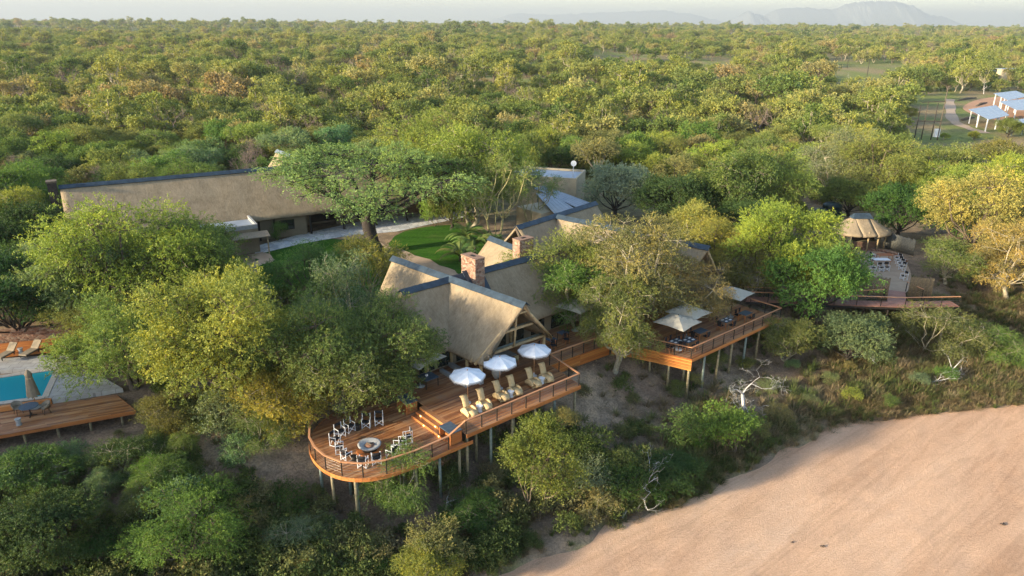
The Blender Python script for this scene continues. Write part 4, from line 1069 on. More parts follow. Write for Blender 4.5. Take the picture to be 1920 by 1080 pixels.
# --- lawn and behind it
tm = P(705, 474, -.3)
o = plant('lawntree', tm[0], tm[1], 1.5, (.15, .185, .06), 'tree', 'spreading tree with a thick dark forked trunk standing in the middle of the lawn', 'tree', rz=2.9, sz=1.12); OCC.append((tm[0], tm[1], 4))
T('feather', 790, 285, 210, 'lime', 'tall lime green tree behind the lawn, right behind the spreading dark-trunked tree', sz=1.05)
T('feather2', 885, 320, 220, 'lime', 'pale green feathery tree between the tall lime tree and the yellow-barked tree', sz=1.1)
ft = P(932, 463, -.3); plant('airy', ft[0], ft[1], 1.22, 'lime', 'tree', 'slender open tree with pale yellow forked stems beside the palms', 'tree', rz=1.0, sz=1.3); OCC.append((ft[0], ft[1], 3))
T('dense', 845, 385, 95, 'olive', 'dark tangled tree with hanging branches behind the right part of the lawn', sz=1.1)
T('airy', 1000, 350, 120, 'greygreen', 'thin grey-green tree left of the cream service block', sz=.9)
T('shrub', 812, 395, 55, 'lime', 'small light green shrub tree on the terrace paving right of the dark forked trunk', 'small_tree', sz=1.4)
T('shrub', 522, 432, 30, 'green', 'thin young tree in front of the hall window', 'small_tree', sz=1.7)
# --- centre and right of the lodge
T('dense', 1160, 350, 135, 'pale', 'dense round grey-green tree right of the cream service block')
T('feather', 1050, 500, 195, 'lime', 'lime green feathery tree growing over the thatch right of the first red chimney', sz=1.0)
T('feather2', 1085, 545, 190, 'green', 'loose green tree hanging above the black deck chairs beside the log gable', sz=.9)
T('scraggly', 1190, 500, 250, (.17, .165, .052), 'golden olive tree spreading over the second lodge roof')
q_ = P(1153, 702, -2.0); plant('scraggly', q_[0], q_[1], .76, 'olive', 'tree', 'dull olive tree whose grey trunk rises through the gap in the orange slatted skirt', 'tree', rz=.4, sz=.98)
T('scraggly', 1290, 548, 180, 'khaki', 'khaki brown tree at the back of the dining deck', sz=.85)
T('bushwillow', 1310, 425, 130, 'gold', 'yellow bushy tree behind the second thatched roof, left of its log gable')
T('dense', 1265, 375, 150, 'dark', 'dark green tree right behind the round grey-green tree')
T('bushwillow', 1370, 355, 190, 'green', 'deep green broad bush tree above the second thatched lodge')
T('dense', 1400, 415, 130, 'dark', 'very dark tree in the hollow left of the water tanks')
T('feather', 1440, 335, 170, 'lime', 'light green drooping tree above the water tanks')
T('broad', 1475, 445, 200, 'yellow', 'bright yellow-green tree left of the water tanks and the boma', sz=1.1)
T('broad', 1540, 500, 150, 'lime', 'tall yellow-green tree standing against the left reed fence of the boma', sz=1.15)
T('bushwillow', 1415, 500, 140, 'olive', 'olive tree behind the furthest beige parasol', sz=.9)
T('dense', 1520, 575, 210, 'green', 'big green tree right of the dining deck corner', sz=1.05)
T('dense', 1600, 640, 150, 'bluegreen', 'rounded green tree on the slope below the boardwalk', sz=.9)
T('bushwillow', 1475, 640, 140, 'olive', 'small olive tree at the foot of the last deck poles', sz=.8)
T('dense', 1695, 392, 130, 'dark', 'dark green tree behind the right side of the boma pavilion')
T('dense', 1600, 366, 120, 'olive', 'flat dark tree on bare ground right behind the boma pavilion', sz=.8)
T('feather', 1830, 455, 300, 'brightgold', 'large sunlit yellow tree with pale limbs above the right end of the boardwalk', rz=4.0, sz=.95)
T('scraggly', 1885, 560, 230, 'gold', 'pale limbed golden tree leaning over the right end of the boardwalk', sz=.95)
T('feather2', 1770, 545, 150, 'olive', 'soft olive tree in the shade right of the boma ramp', sz=.8)
T('willowy', 1755, 622, 180, 'olive', 'spreading feathery olive tree below the right end of the boardwalk', sz=.7)
T('willowy', 1860, 640, 120, 'green', 'feathery green tree in the shade under the right hand golden tree', sz=.8)
T('bushwillow', 1880, 345, 150, 'yellow', 'sunlit yellow-green bush tree below the grey roofed carports')
T('bushwillow', 1770, 350, 130, 'yellow', 'yellow-green scrub tree between the boma and the wooden pylon')
T('feather', 1660, 305, 160, 'lime', 'light green feathery tree left of the wooden pylon clearing')
T('willowy', 1575, 300, 150, 'greygreen', 'grey-green drooping bush above the boma, left of the clearing')
T('dense', 1895, 237, 46, 'olive', 'round dark shrub in front of the carport posts', 'shrub')
for (x_, y_, s_, sp_n, c_, l_) in [(1705, 222, .55, 'mid1', 'yellow', 'small yellow-green tree left of the wooden pylon'), (1735, 178, .7, 'mid4', 'olive', 'olive shrub tree behind the wooden pylon'), (1790, 172, .75, 'mid3', 'lime', 'lime green tree at the top end of the brick path'), (1660, 205, .8, 'mid0', 'olive', 'olive tree below the bend of the sand road'), (1770, 262, .35, 'mid4', 'yellow', 'low yellow scrub bush right of the pylon poles'), (1825, 262, .4, 'mid2', 'yellow', 'low yellow bush below the brick path'), (1690, 262, .45, 'mid2', 'khaki', 'khaki bush at the left foot of the pylon'), (1850, 170, .6, 'mid1', 'green', 'green bush tree behind the rear carport')]:
    q_ = P(x_, y_, -.3); plant(sp_n, q_[0], q_[1], s_, c_, 'tree', l_, 'tree')
# --- the river bank
T('willowy', 750, 895, 150, 'green', 'feathery green tree on a thin trunk in front of the round deck edge', 'tree', sz=1.1)
T('column', 1012, 875, 145, (.095, .115, .026), 'tall shaggy olive bush tree with yellow tips below the front corner of the sun deck', sz=1.15)
T('column', 1050, 800, 70, 'khaki', 'thin khaki shrub rising beside the handrail corner of the sun deck', 'shrub', sz=.9)
T('feather', 350, 990, 240, 'green', 'feathery green tree at the bottom of the picture left of the tall deck poles', sz=.8)
T('dense', 80, 1010, 220, 'dark', 'large dark green thicket tree in the bottom left corner', sz=.8)
T('bushwillow', 265, 960, 95, 'olive', 'olive shrub with rusty leaves next to the white boulder', 'shrub')
T('bushwillow', 300, 895, 120, 'green', 'green bush on the brown slope below the pool deck', 'bush', 'bush', sz=.7)
T('bushwillow', 60, 880, 150, 'green', 'green bush under the left end of the pool deck', 'bush', 'bush', sz=.7)
T('willowy', 240, 850, 150, 'dark', 'dark low bush right below the pool deck edge', 'bush', 'bush', sz=.6)
T('willowy', 495, 850, 130, 'green', 'green bush on the slope left of the round deck poles', 'bush', 'bush', sz=.8)
T('willowy', 560, 1000, 140, 'bluegreen', 'soft blue-green bush at the bottom left of the tall deck poles', 'bush', 'bush', sz=.6)
T('bushwillow', 800, 1060, 150, 'yellow', 'yellow-green bush at the bottom centre beside the sand', 'bush', 'bush', sz=.7)
T('shrub', 1370, 800, 120, 'bright', 'bright green leafy bush below the dining deck beside the white dead tree', 'bush', 'bush', sz=1.0)
T('shrub', 1290, 800, 95, 'green', 'dark green bush left of the bright green leafy bush under the dining deck', 'bush', 'bush')
T('dense', 1265, 880, 115, 'dark', 'dark green bush near the sand below the bare slope', 'bush', 'bush', sz=.7)
T('bushwillow', 1330, 675, 75, 'olive', 'small spreading shrub among the poles under the dining deck', 'shrub', 'shrub', sz=.6)
T('shrub2', 1120, 945, 80, 'khaki', 'dry straw coloured bush beside the driftwood branch', 'bush', 'bush', sz=1.2)
T('shrub', 1170, 905, 100, 'dark', 'dark green bush above the driftwood branch', 'bush', 'bush')
T('bushwillow', 880, 960, 130, 'dark', 'dark tangled bush under the sun deck right of the feathery tree', 'bush', 'bush', sz=.65)
T('dense', 690, 1040, 100, 'green', 'green bush right of the soft blue-green bush at the bottom', 'bush', 'bush', sz=.6)
dd_ = P(1398, 750, -3.3); plant('dead', dd_[0], dd_[1], 1.45, 'khaki', 'dead_tree', 'small white leafless dead tree below the dining deck', 'dead tree', rz=.6)
for (x, y, s, sp, lab) in [(1085, 222, 1.0, 'baretree', 'large pinkish leafless tree above the round grey-green tree'), (1040, 225, .75, 'baretree', 'smaller leafless grey tree left of the large pinkish bare one'), (975, 190, .8, 'deadtall', 'stub branched dead tree in the middle of the forest'),
                           (860, 190, 1.0, 'deadtall', 'tall white forked dead tree in the dark hollow'), (1075, 150, .9, 'baretree', 'brownish leafless tree behind the large pinkish one'), (630, 112, 1.6, 'baretree', 'bare reddish tree near the skyline left of the pale clearing'),
                           (215, 118, 1.3, 'baretree', 'bare pinkish scrub tree in the upper left forest'), (1845, 175, .9, 'deadtall', 'bare pale trunk tree behind the pylon clearing'), (1590, 160, .9, 'deadtall', 'pale bare trunk left of the sand road')]:
    q = P(x, y, 0); plant(sp, q[0], q[1], s, 'khaki', 'dead_tree', lab, 'dead tree'); OCC.append((q[0], q[1], 3))
# driftwood and fallen branches lie on the ground
for (sp, x, y, z, s, rz, lab, tl) in [('driftwood', 1165, 975, -5.4, 1.75, 2.4, 'white driftwood branch lying at the edge of the river sand', 1.15), ('dead', 835, 975, -4.6, .8, 2.9, 'grey twiggy fallen branch under the sun deck', 1.2),
                                  ('driftwood', 1735, 680, -2.6, 1.0, 1.2, 'pale fallen branch in the dry grass below the boardwalk', 1.25), ('driftwood', 1660, 650, -2.0, .9, 4.6, 'thin bare branches left of the pale fallen branch', .9), ('driftwood', 1800, 690, -3, 1.1, 3.2, 'long pale bough reaching down to the grass below the golden tree', .8),
                                  ('driftwood', 425, 1000, -4.0, 1.0, -.6, 'grey fallen branch in the bushes left of the tall deck poles', 1.1)]:
    q = P(x, y, z); plant(sp, q[0], q[1], s, 'khaki', 'fallen_branch', lab, 'branch', z=gz(q[0], q[1]) + .12, rot=(tl, 0, rz))
# trees of the same river forest further along the left bank, outside the picture: their long shade falls over the decks and sand
rg = random.Random(4)
# (filled in below together with the wild forest)

# --- wild forest: sampled, the nearest 230 are things of their own
VIEW = lambda x, y: (lambda p: -150 < p[0] < 2070)(proj((x, y, 4)))
def blocked(x, y, r):
    u, v = UV((x, y))
    if -22 < u < 27 and -8 < v < 25.5: return True
    for (a, b, c, d) in HB:
        if a < x < b and c < y < d: return True
    h = loc_in(hall, (x, y))
    if -3 - r * .5 < h[0] < 49 and -7 - r * .6 < h[1] < 6.5 + r * .5: return True
    if 14 < h[0] < 49 and -30 < h[1] < 6: return True
    h = loc_in(cross, (x, y))
    if 19 < h[0] < 34 and 0 < h[1] < 18: return True
    if -4 < x < 22 and 84 < y < 118: return True
    for (ox, oy, orr) in OCC:
        if (ox - x) ** 2 + (oy - y) ** 2 < (orr * .62 + r * .5) ** 2: return True
    tx, ty = proj((x, y, 6.5)) if r > 2 else (0, 0)
    if 1685 < tx < 2000 and 165 < ty < 268: return True
    px, py = proj((x, y, -.3))
    if 1500 < px < 1765 and 385 < py < 600: return True
    if 1500 < px < 1700 and 600 < py < 640: return True
    if 1690 < px < 2000 and 172 < py < 285 and not (px < 1720 and py > 262): return True
    if 1560 < px < 1700 and 118 < py < 180: return True
    if px < 270 and 620 < py < 900: return True
    return False
HB = [(30, 50, 74, 90)]
cand = []
rs = np.random.RandomState(11)
Yr = 62.0
def sample(y0, y1, sp, n_try):
    out = []
    cell = {}
    def ok(x, y, d):
        i, j = int(x // sp), int(y // sp)
        for a in (-1, 0, 1):
            for b in (-1, 0, 1):
                for (u, v) in cell.get((i + a, j + b), []):
                    if (u - x) ** 2 + (v - y) ** 2 < d * d: return False
        return True
    for _ in range(n_try):
        y = math.sqrt(rs.uniform(y0 * y0, y1 * y1)); x = rs.uniform(-.86, .86) * y
        if ok(x, y, sp): cell.setdefault((int(x // sp), int(y // sp)), []).append((x, y)); out.append((x, y))
    return out
near = sample(56, 200, 5.6, 12000)
def green_zone(x, y):                     # dark riverine belt at left and centre, olive bushveld to the right
    px, py = proj((x, y, 3)); k = (px - 900) / 700 + fbm(np.array([x * .02]), np.array([y * .02]), 5)[0] * 1.6 - .75
    return k
pool_ = []
for (x, y) in near:
    if bank(np.array([x]), np.array([y]))[0] < 9: continue
    s = rg.uniform(.74, 1.2)
    if blocked(x, y, 4 * s): continue
    px, py = proj((x, y, 3))
    if not (-120 < px < 2040): continue
    pool_.append((x, y, s, px, py))
pool_.sort(key=lambda t: t[1])
NI = 190
WARM = [('olive', 3), ('yellow', 3), ('khaki', 2), ('lime', 3), ('gold', 2), ('green', 1), ('rust', .25)]
COOL = [('green', 3), ('olive', 3), ('lime', 3), ('dark', 2), ('greygreen', 2), ('yellow', 1.4), ('bluegreen', 1), ('gold', .3), ('rust', .12)]
WORD = dict(yellow='yellow-green', lime='lime green', olive='olive', dark='dark green', green='mid green', bluegreen='blue-green', greygreen='grey-green', gold='golden', rust='rusty orange', khaki='khaki')
LM = [(120, 340, 'the black chimney'), (300, 330, 'the long hall roof'), (540, 290, 'the pale ridged wing'), (760, 270, 'the tall lime tree'), (1045, 345, 'the cream service block'), (1160, 345, 'the round grey-green tree'), (1540, 400, 'the water tanks'), (1620, 420, 'the boma pavilion'), (1740, 230, 'the wooden pylon'), (1850, 210, 'the carports'),
      (1660, 160, 'the sand road'), (1085, 222, 'the pinkish leafless tree'), (860, 190, 'the white forked dead tree'), (975, 190, 'the stub branched dead tree'), (215, 120, 'the bare pinkish scrub'), (1310, 425, 'the second lodge ridge'), (1370, 350, 'the deep green bush tree'), (60, 370, 'the green tree by the chimney'), (1830, 450, 'the large sunlit yellow tree'), (1700, 540, 'the boma entrance'),
      (50, 770, 'the round pool table'), (212, 1036, 'the white boulder'), (640, 940, 'the tall deck poles'), (1012, 875, 'the tall shaggy bush'), (1150, 985, 'the driftwood branch'), (1400, 720, 'the white dead tree'), (1235, 690, 'the slatted skirt corner'), (1650, 640, 'the thin bare branches'), (750, 900, 'the thin trunked feathery tree'), (400, 820, 'the grey trunk of the huge tree'), (1880, 690, 'the right end of the bank')]
USED = {}
ORD = ['', 'second ', 'third ', 'fourth ', 'fifth ', 'sixth ', 'seventh ', 'eighth ', 'ninth ', 'tenth ', 'eleventh ', 'twelfth ', 'thirteenth ', 'fourteenth ', 'fifteenth ']
def near_lab(desc, px, py):
    lx, ly, nm = min(LM, key=lambda q: (q[0] - px) ** 2 + ((q[1] - py) * 1.8) ** 2); dx, dy = px - lx, (py - ly) * 1.5
    dist = math.hypot(dx, dy); far_ = 'well ' if dist > 170 else ('just ' if dist < 60 else '')
    rel = ('right of ' if dx > 0 else 'left of ') if abs(dx) > abs(dy) else ('below ' if dy > 0 else 'behind ')
    base = '%s %s%s%s' % (desc, far_, rel, nm)
    if abs(abs(dx) - abs(dy)) < .45 * max(abs(dx), abs(dy), 1): base = '%s %s%s and %s of %s' % (desc, far_, 'below' if dy > 0 else 'behind', 'right' if dx > 0 else 'left', nm)
    k = USED.get(base, 0); USED[base] = k + 1
    return base if k == 0 else ORD[min(k, 14)] + base
far_pts = []
for i, (x, y, s, px, py) in enumerate(pool_):
    if i < NI:
        k = green_zone(x, y); tab = WARM if k > .1 else COOL; cn = rg.choices([t[0] for t in tab], [t[1] for t in tab])[0]
        sp = rg.choice(['feather', 'feather2', 'broad', 'bushwillow', 'dense', 'scraggly']) if y < 105 else 'mid%d' % rg.randrange(6)
        if y < 105: s *= .88
        if y > 95 and rg.random() < .07:
            plant('baretree', x, y, s * .9, cn, 'dead_tree', near_lab('bare leafless twiggy tree', px, py), 'dead tree', 'leafless trees in the forest'); continue
        kind = {'f': 'feathery', 'b': 'bushy', 'd': 'dense round', 's': 'open straggly', 'm': 'broad'}[sp[0]]
        plant(sp, x, y, s, cn, 'tree', near_lab('%s %s %s tree' % ('large' if s > .98 else ('small' if s < .82 else 'medium'), kind, WORD[cn]), px, py), 'tree', 'forest trees', sz=s * rg.uniform(.85, 1.12))
    else: far_pts.append((x, y, s * 1.15))
print('individual forest trees', min(NI, len(pool_)), 'rest', len(far_pts))

def scatter(name, pts, srcs, label=None, kind='stuff', seed=3, smin=.8, smax=1.2, mat=None):
    """one object: geometry nodes put the source meshes on its points"""
    pts = np.array(pts, float); rng = np.random.default_rng(seed); n = len(pts)
    me = bpy.data.meshes.new(name); me.vertices.add(n); me.vertices.foreach_set('co', pts[:, :3].astype(np.float32).ravel()); me.update()
    sc_ = me.attributes.new('size', 'FLOAT', 'POINT'); sc_.data.foreach_set('value', (pts[:, 3] * rng.uniform(smin, smax, n)).astype(np.float32))
    r = me.attributes.new('turn', 'FLOAT_VECTOR', 'POINT'); e = np.zeros((n, 3), np.float32); e[:, 2] = rng.random(n) * 6.283; e[:, :2] = rng.normal(size=(n, 2)) * .05; r.data.foreach_set('vector', e.ravel())
    ix = me.attributes.new('pick', 'INT', 'POINT'); ix.data.foreach_set('value', rng.integers(0, len(srcs), n).astype(np.int32))
    ng = bpy.data.node_groups.new(name, 'GeometryNodeTree'); ng.interface.new_socket('Geometry', in_out='INPUT', socket_type='NodeSocketGeometry'); ng.interface.new_socket('Geometry', in_out='OUTPUT', socket_type='NodeSocketGeometry')
    a = ng.nodes; gi = a.new('NodeGroupInput'); go = a.new('NodeGroupOutput'); iop = a.new('GeometryNodeInstanceOnPoints'); j = a.new('GeometryNodeJoinGeometry'); lk = ng.links.new
    for s in reversed(srcs):
        oi = a.new('GeometryNodeObjectInfo'); oi.inputs['Object'].default_value = s; oi.inputs['As Instance'].default_value = True; lk(oi.outputs['Geometry'], j.inputs[0])
    def attr(nm, t):
        x = a.new('GeometryNodeInputNamedAttribute'); x.data_type = t; x.inputs['Name'].default_value = nm; return x.outputs['Attribute']
    er = a.new('FunctionNodeEulerToRotation'); lk(attr('turn', 'FLOAT_VECTOR'), er.inputs[0])
    iop.inputs['Pick Instance'].default_value = True
    lk(gi.outputs[0], iop.inputs['Points']); lk(j.outputs[0], iop.inputs['Instance']); lk(attr('pick', 'INT'), iop.inputs['Instance Index']); lk(er.outputs[0], iop.inputs['Rotation']); lk(attr('size', 'FLOAT'), iop.inputs['Scale']); lk(iop.outputs[0], go.inputs[0])
    o = bpy.data.objects.new(name, me); COL.objects.link(o); m = o.modifiers.new('scatter', 'NODES'); m.node_group = ng
    return tag(o, label, None, None, kind)
rb = random.Random(12); got = []
for _ in range(4000):
    if len(got) >= 54: break
    px = rb.uniform(-40, 1960); py = rb.uniform(790, 1090) if px < 1050 else rb.uniform(690, 980); q = P(px, py, -4.2); x, y = q[0], q[1]; d = float(bank(np.array([x]), np.array([y]))[0]); u, v = UV((x, y))
    if d < .9 or d > 17 or (v > -1.2 and -21 < u < 25) or (-1.5 < u < 10 and v > -6.0 and d > 4) or any((x - a) ** 2 + (y - b) ** 2 < 4.4 for a, b in got): continue
    if 150 < px < 450 and 770 < py < 880: continue
    if px > 1280 and rb.random() < .72: continue
    if (560 < px < 1100 and py < 1020) or (1040 < px < 1250 and py < 850): continue
    got.append((x, y)); cn = rb.choices(['green', 'dark', 'olive', 'khaki', 'bright', 'yellow', 'bluegreen', 'greygreen'], [4, 3, 4, 2.5, .7, 1, 1.5, 1.5] if px < 1250 else [2, 1, 3, 4, .6, .6, .5, 3])[0]; sp = rb.choice(['shrub', 'shrub2', 'shrub', 'willowy' if px < 1000 else 'shrub2', 'bushwillow' if px < 900 else 'shrub'])
    sc_b = (rb.uniform(.6, 1.15) if px < 1250 else rb.uniform(.35, .75)) * (1 if 'shrub' in sp else .30); W2 = dict(WORD, bright='bright green')
    plant(sp, x, y, sc_b, cn, 'bush', near_lab('%s %s bush' % ({'s': 'leafy', 'w': 'feathery', 'b': 'round'}[sp[0]], W2[cn]), px, py), 'bush', 'bushes on the river bank')
# five far trees that stand in the picture serve as the sources
srcs = []
for i, (x, y, s) in enumerate(far_pts[:64:8]):
    o = link('tree', SPEC['far%d' % i]['me'], None, (x, y, gz(x, y) - .1), (0, 0, i * 1.3), (s, s, s)); tag(o, near_lab('plain olive tree', *proj((x, y, 3))), 'tree', 'forest trees'); srcs.append(o)
rest = [p for i, p in enumerate(far_pts) if not (i < 64 and i % 8 == 0)]
q_ = P(955, 262, 0); srcs.append(tag(link('dead_tree', SPEC['farbare']['trunk'], None, (q_[0], q_[1], gz(q_[0], q_[1]) - .1)), 'bare twiggy tree left of the cream service block in the middle forest', 'dead tree'))
mid_pts = [(x, y, 0, s) for x, y, s in rest]
clear = lambda x, y: fbm(np.array([x * .011 + 3]), np.array([y * .014]), 55)[0] > (.60 if x > 0 else .64)
for (x, y) in sample(200, 520, 7.8, 26000):
    px, py = proj((x, y, -.3))
    if (1560 < px < 1700 and 116 < py < 180) or (1700 < px < 2000 and 175 < py < 285) or (690 < px < 735 and 78 < py < 90) or (505 < px < 545 and 88 < py < 104): continue
    if clear(x, y): continue
    mid_pts.append((x, y, 0, .6 + 1.25 * rs.uniform(0, 1) ** 1.3))
for (x, y) in sample(520, 1300, 11.0, 30000):
    if not clear(x, y): mid_pts.append((x, y, 0, rs.uniform(.8, 1.9)))
q = np.array(mid_pts); q[:, 2] = ground(q[:, 0], q[:, 1]) - .15
print('mid instances', len(q))
scatter('bushveld_forest', q, srcs, 'olive and green bushveld forest stretching back to the horizon')
fx = sample(1300, 5200, 26.0, 30000)
q = np.array([(x, y, 0, rs.uniform(1.8, 2.8)) for x, y in fx]); q[:, 2] = ground(q[:, 0], q[:, 1]) - .15
print('far instances', len(q))
scatter('distant_forest', q, srcs, 'hazy line of trees along the horizon')
# undergrowth between the trees
us = []
for i in range(3):
    q_ = P([980, 1180, 1560][i], [300, 255, 262][i], 0); S = SPEC['far%d' % [3, 1, 3][i]]
    o = link('bush', S['me'], None, (q_[0], q_[1], gz(q_[0], q_[1]) - .1), (0, 0, i), (.5, .5, .42)); tag(o, ['low bush behind the pale feathery tree near the cream block', 'low bush between the pinkish leafless tree and the dark tree', 'low bush above the grey-green drooping bush'][i], 'bush', 'low bushes in the forest'); us.append(o)
up_ = []
for (x, y) in sample(60, 330, 2.9, 34000):
    if bank(np.array([x]), np.array([y]))[0] < 14: continue
    if blocked(x, y, 0) : continue
    px, py = proj((x, y, -.3))
    if 1690 < px < 2000 and 165 < py < 290:
        if rs.random() < .5: up_.append((x, y, 0, rs.uniform(.07, .2)))
        continue
    if rs.random() < .85: up_.append((x, y, 0, rs.uniform(.28, .62)))
for _ in range(520):
    x = rs.uniform(-42, -6); y = rs.uniform(40, 86); u, v = UV((x, y)); px, py = proj((x, y, -.3)); h = loc_in(hall, (x, y))
    if bank(np.array([x]), np.array([y]))[0] < 13 or (u > -20.5 and v < 11) or u > -12.5 or (px < 270 and 600 < py < 830) or (470 < px < 960 and py < 545 and py > 400) or h[1] > -11 or (px > 400 and py < 520): continue
    up_.append((x, y, 0, rs.uniform(.16, .34)))
q = np.array(up_); q[:, 2] = ground(q[:, 0], q[:, 1]) - .1; print('undergrowth', len(q))
scatter('undergrowth', q, us, 'low scrub and bushes filling the gaps between the trees')
# left bank forest outside the frame (same trees), casting the evening shade
for i in range(16):
    x = rg.uniform(-78, -44); y = rg.uniform(2, 36)
    if bank(np.array([x]), np.array([y]))[0] < 3: continue
    if proj((x, y, 8))[0] > -140: continue
    sp = rg.choice(['feather', 'broad', 'dense']); plant(sp, x, y, rg.uniform(1.0, 1.3), rg.choice(['olive', 'green', 'lime']), 'tree', 'riverside tree on the left bank beyond the pool', 'tree', 'trees on the left bank beyond the pool')

# ------------------------------------------------------------------ parasols
def octa_parasol():
    o = thing('parasol', 'x', 'parasol', (0, 0, 0), 0, 'white fringed parasols on the sun deck')
    MB().lathe([(.24, 0), (.24, .05), (.05, .08), (.05, .3)], 14).build('base', M['white'], o)
    MB().tube([(0, 0, .05), (0, 0, 2.55)], .028, 8).build('pole', M['umbpole'], o)
    m = MB(); n = 8; R = 1.28; rings = [(0, 2.62), (.35, 2.53), (.72, 2.39), (1.0, 2.24)]
    vs = []; fs = []
    for k in range(n):
        a0 = 6.2832 * k / n; a1 = 6.2832 * (k + 1) / n; am = (a0 + a1) / 2
        for r, z in rings:
            for j, (a, f, dz) in enumerate(((a0, 1, 0), (am, math.cos(math.pi / n) * 1.0, -.035), (a1, 1, 0))):
                vs.append((math.cos(a) * R * r * f, math.sin(a) * R * r * f, z + dz * r))
        b = k * 12
        for i in range(3):
            for j in range(2): q = b + i * 3 + j; fs.append((q, q + 3, q + 4, q + 1))
    m.add(vs, fs); m.build('canopy', M['canopy_white'], o)
    f = MB()
    for k in range(n):
        a0 = 6.2832 * k / n; a1 = 6.2832 * (k + 1) / n; p0 = Vector((math.cos(a0) * R, math.sin(a0) * R, 2.235)); p1 = Vector((math.cos(a1) * R, math.sin(a1) * R, 2.235)); pm = (p0 + p1) / 2 - Vector((0, 0, .03))
        dn = Vector((0, 0, -.13)); f.add([p0 * 1.003, pm, p1 * 1.003, p0 * 1.01 + dn, pm * 1.01 + dn, p1 * 1.01 + dn], [(0, 1, 4, 3), (1, 2, 5, 4)])
        L_ = (p1 - p0).length
        for i in range(9):
            q = p0.lerp(p1, (i + .5) / 9) + dn + Vector((0, 0, -.02)); f.tube([q, q - Vector((0, 0, .07))], .018, 3, False)
    f.build('fringe', M['fringe'], o)
    r = MB()
    for k in range(n):
        a = 6.2832 * k / n; r.bar((0, 0, 2.56), (math.cos(a) * R * .98, math.sin(a) * R * .98, 2.20), .02, .02)
    r.build('ribs', M['umbpole'], o); MB().lathe([(.03, 2.6), (.045, 2.65), (.015, 2.72)], 8).build('finial', M['umbpole'], o)
    return o
def square_parasol(mat='canopy_beige', R=1.45, H=2.45):
    o = thing('parasol', 'x', 'parasol', (0, 0, 0), 0, 'square beige parasols on the dining deck')
    MB().lathe([(.34, 0), (.34, .07), (.05, .1), (.05, .35)], 14).build('base', M['concrete'], o)
    MB().tube([(0, 0, .05), (0, 0, H + .45)], .03, 8).build('pole', M['steel'], o)
    vs = []; fs = []; g = 8
    for i in range(g + 1):
        for j in range(g + 1):
            x = (i / g - .5) * 2; y = (j / g - .5) * 2; e = max(abs(x), abs(y)); dd = min(abs(x), abs(y)) / (e + 1e-6)
            pin = 1 - .05 * (1 - dd) * e; vs.append((x * R * pin, y * R * pin, H + .55 * (1 - e) ** 1.05 - .03 * (1 - dd) * e - .06 * e * dd))
    for i in range(g):
        for j in range(g): a = i * (g + 1) + j; fs.append((a, a + g + 1, a + g + 2, a + 1))
    m = MB(); m.add(vs, fs, False); c = m.build('canopy', M[mat], o); md = c.modifiers.new('solid', 'SOLIDIFY'); md.thickness = .02
    r = MB()
    for k in range(8):
        a = 6.2832 * k / 8 + math.pi / 4; rr = R * (1.38 if k % 2 == 0 else .93); r.bar((0, 0, H + .42), (math.cos(a) * rr, math.sin(a) * rr, H - (.09 if k % 2 == 0 else .06)), .02, .02)
    r.build('ribs', M['umbpole'], o); MB().lathe([(.04, H + .5), (.05, H + .56), (.02, H + .62)], 8).build('finial', M['steel'], o)
    return o
op = octa_parasol()
for i, ((u, v, dz), lab) in enumerate(zip([(-7.98, 3.30, 0), (-4.85, 3.50, 0), (-1.52, 3.40, 0)], ['white fringed octagonal parasol nearest the deck steps', 'white fringed octagonal parasol in the middle, in front of the thatch corner', 'white fringed octagonal parasol nearest the handrail corner, right of the log gable'])):
    place(op, i, W(u, v, 0), AA + .2 + i * .35, lab)
sp_ = square_parasol()
for i, ((u, v), lab, rz) in enumerate(zip([(11.1, -.4), (13.6, .35), (20.6, .55)], ['nearest square beige parasol over the dark laid table', 'square beige parasol overlapped by the nearest beige one', 'far square beige parasol at the right end of the dining deck'], [.1, .05, .12])):
    place(sp_, i, W(u, v, 0), AA + rz, lab)
o = copy_tree(sp_); place(o, 0, W(-9.2, 7.6, 0), AA + .2, 'pale square parasol half hidden by the tree left of the main thatch', 'square parasols near the lodges')
o = copy_tree(sp_); place(o, 0, W(7.2, 7.6, 0), AA + .2, 'pale square parasol hidden behind the trees between the two decks', 'square parasols near the lodges')
# closed parasol by the pool
cq = P(60, 770, -.35); o = thing('closed_parasol', 'closed taupe parasol standing behind the round table by the pool', 'parasol', (cq[0], cq[1] + .5, -.35))
MB().lathe([(.42, 0), (.40, .12), (.06, .2), (.05, .4)], 16).build('base', M['concrete'], o); MB().tube([(0, 0, .1), (0, 0, 2.9)], .03, 8).build('pole', M['umbpole'], o)
vs = []; fs = []; n = 16; rg2 = random.Random(2)
prof = [(.05, 2.95), (.20, 2.62), (.17, 2.45), (.21, 2.1), (.28, 1.5), (.34, .95)]
for r, z in prof:
    for k in range(n): a = 6.2832 * k / n; rr = r * (1 + (.28 if k % 2 else -.18) * (1 if r > .1 else 0)); vs.append((math.cos(a) * rr, math.sin(a) * rr, z - (.08 if k % 2 and r > .3 else 0)))
for i in range(len(prof) - 1):
    for k in range(n): a = i * n + k; b = i * n + (k + 1) % n; fs.append((a, b, b + n, a + n))
m = MB(); m.add(vs, fs, True); m.build('canopy', M['canopy_taupe'], o); MB().lathe([(.20, 2.28), (.22, 2.33), (.20, 2.38)], 16).build('strap', M['log'], o)

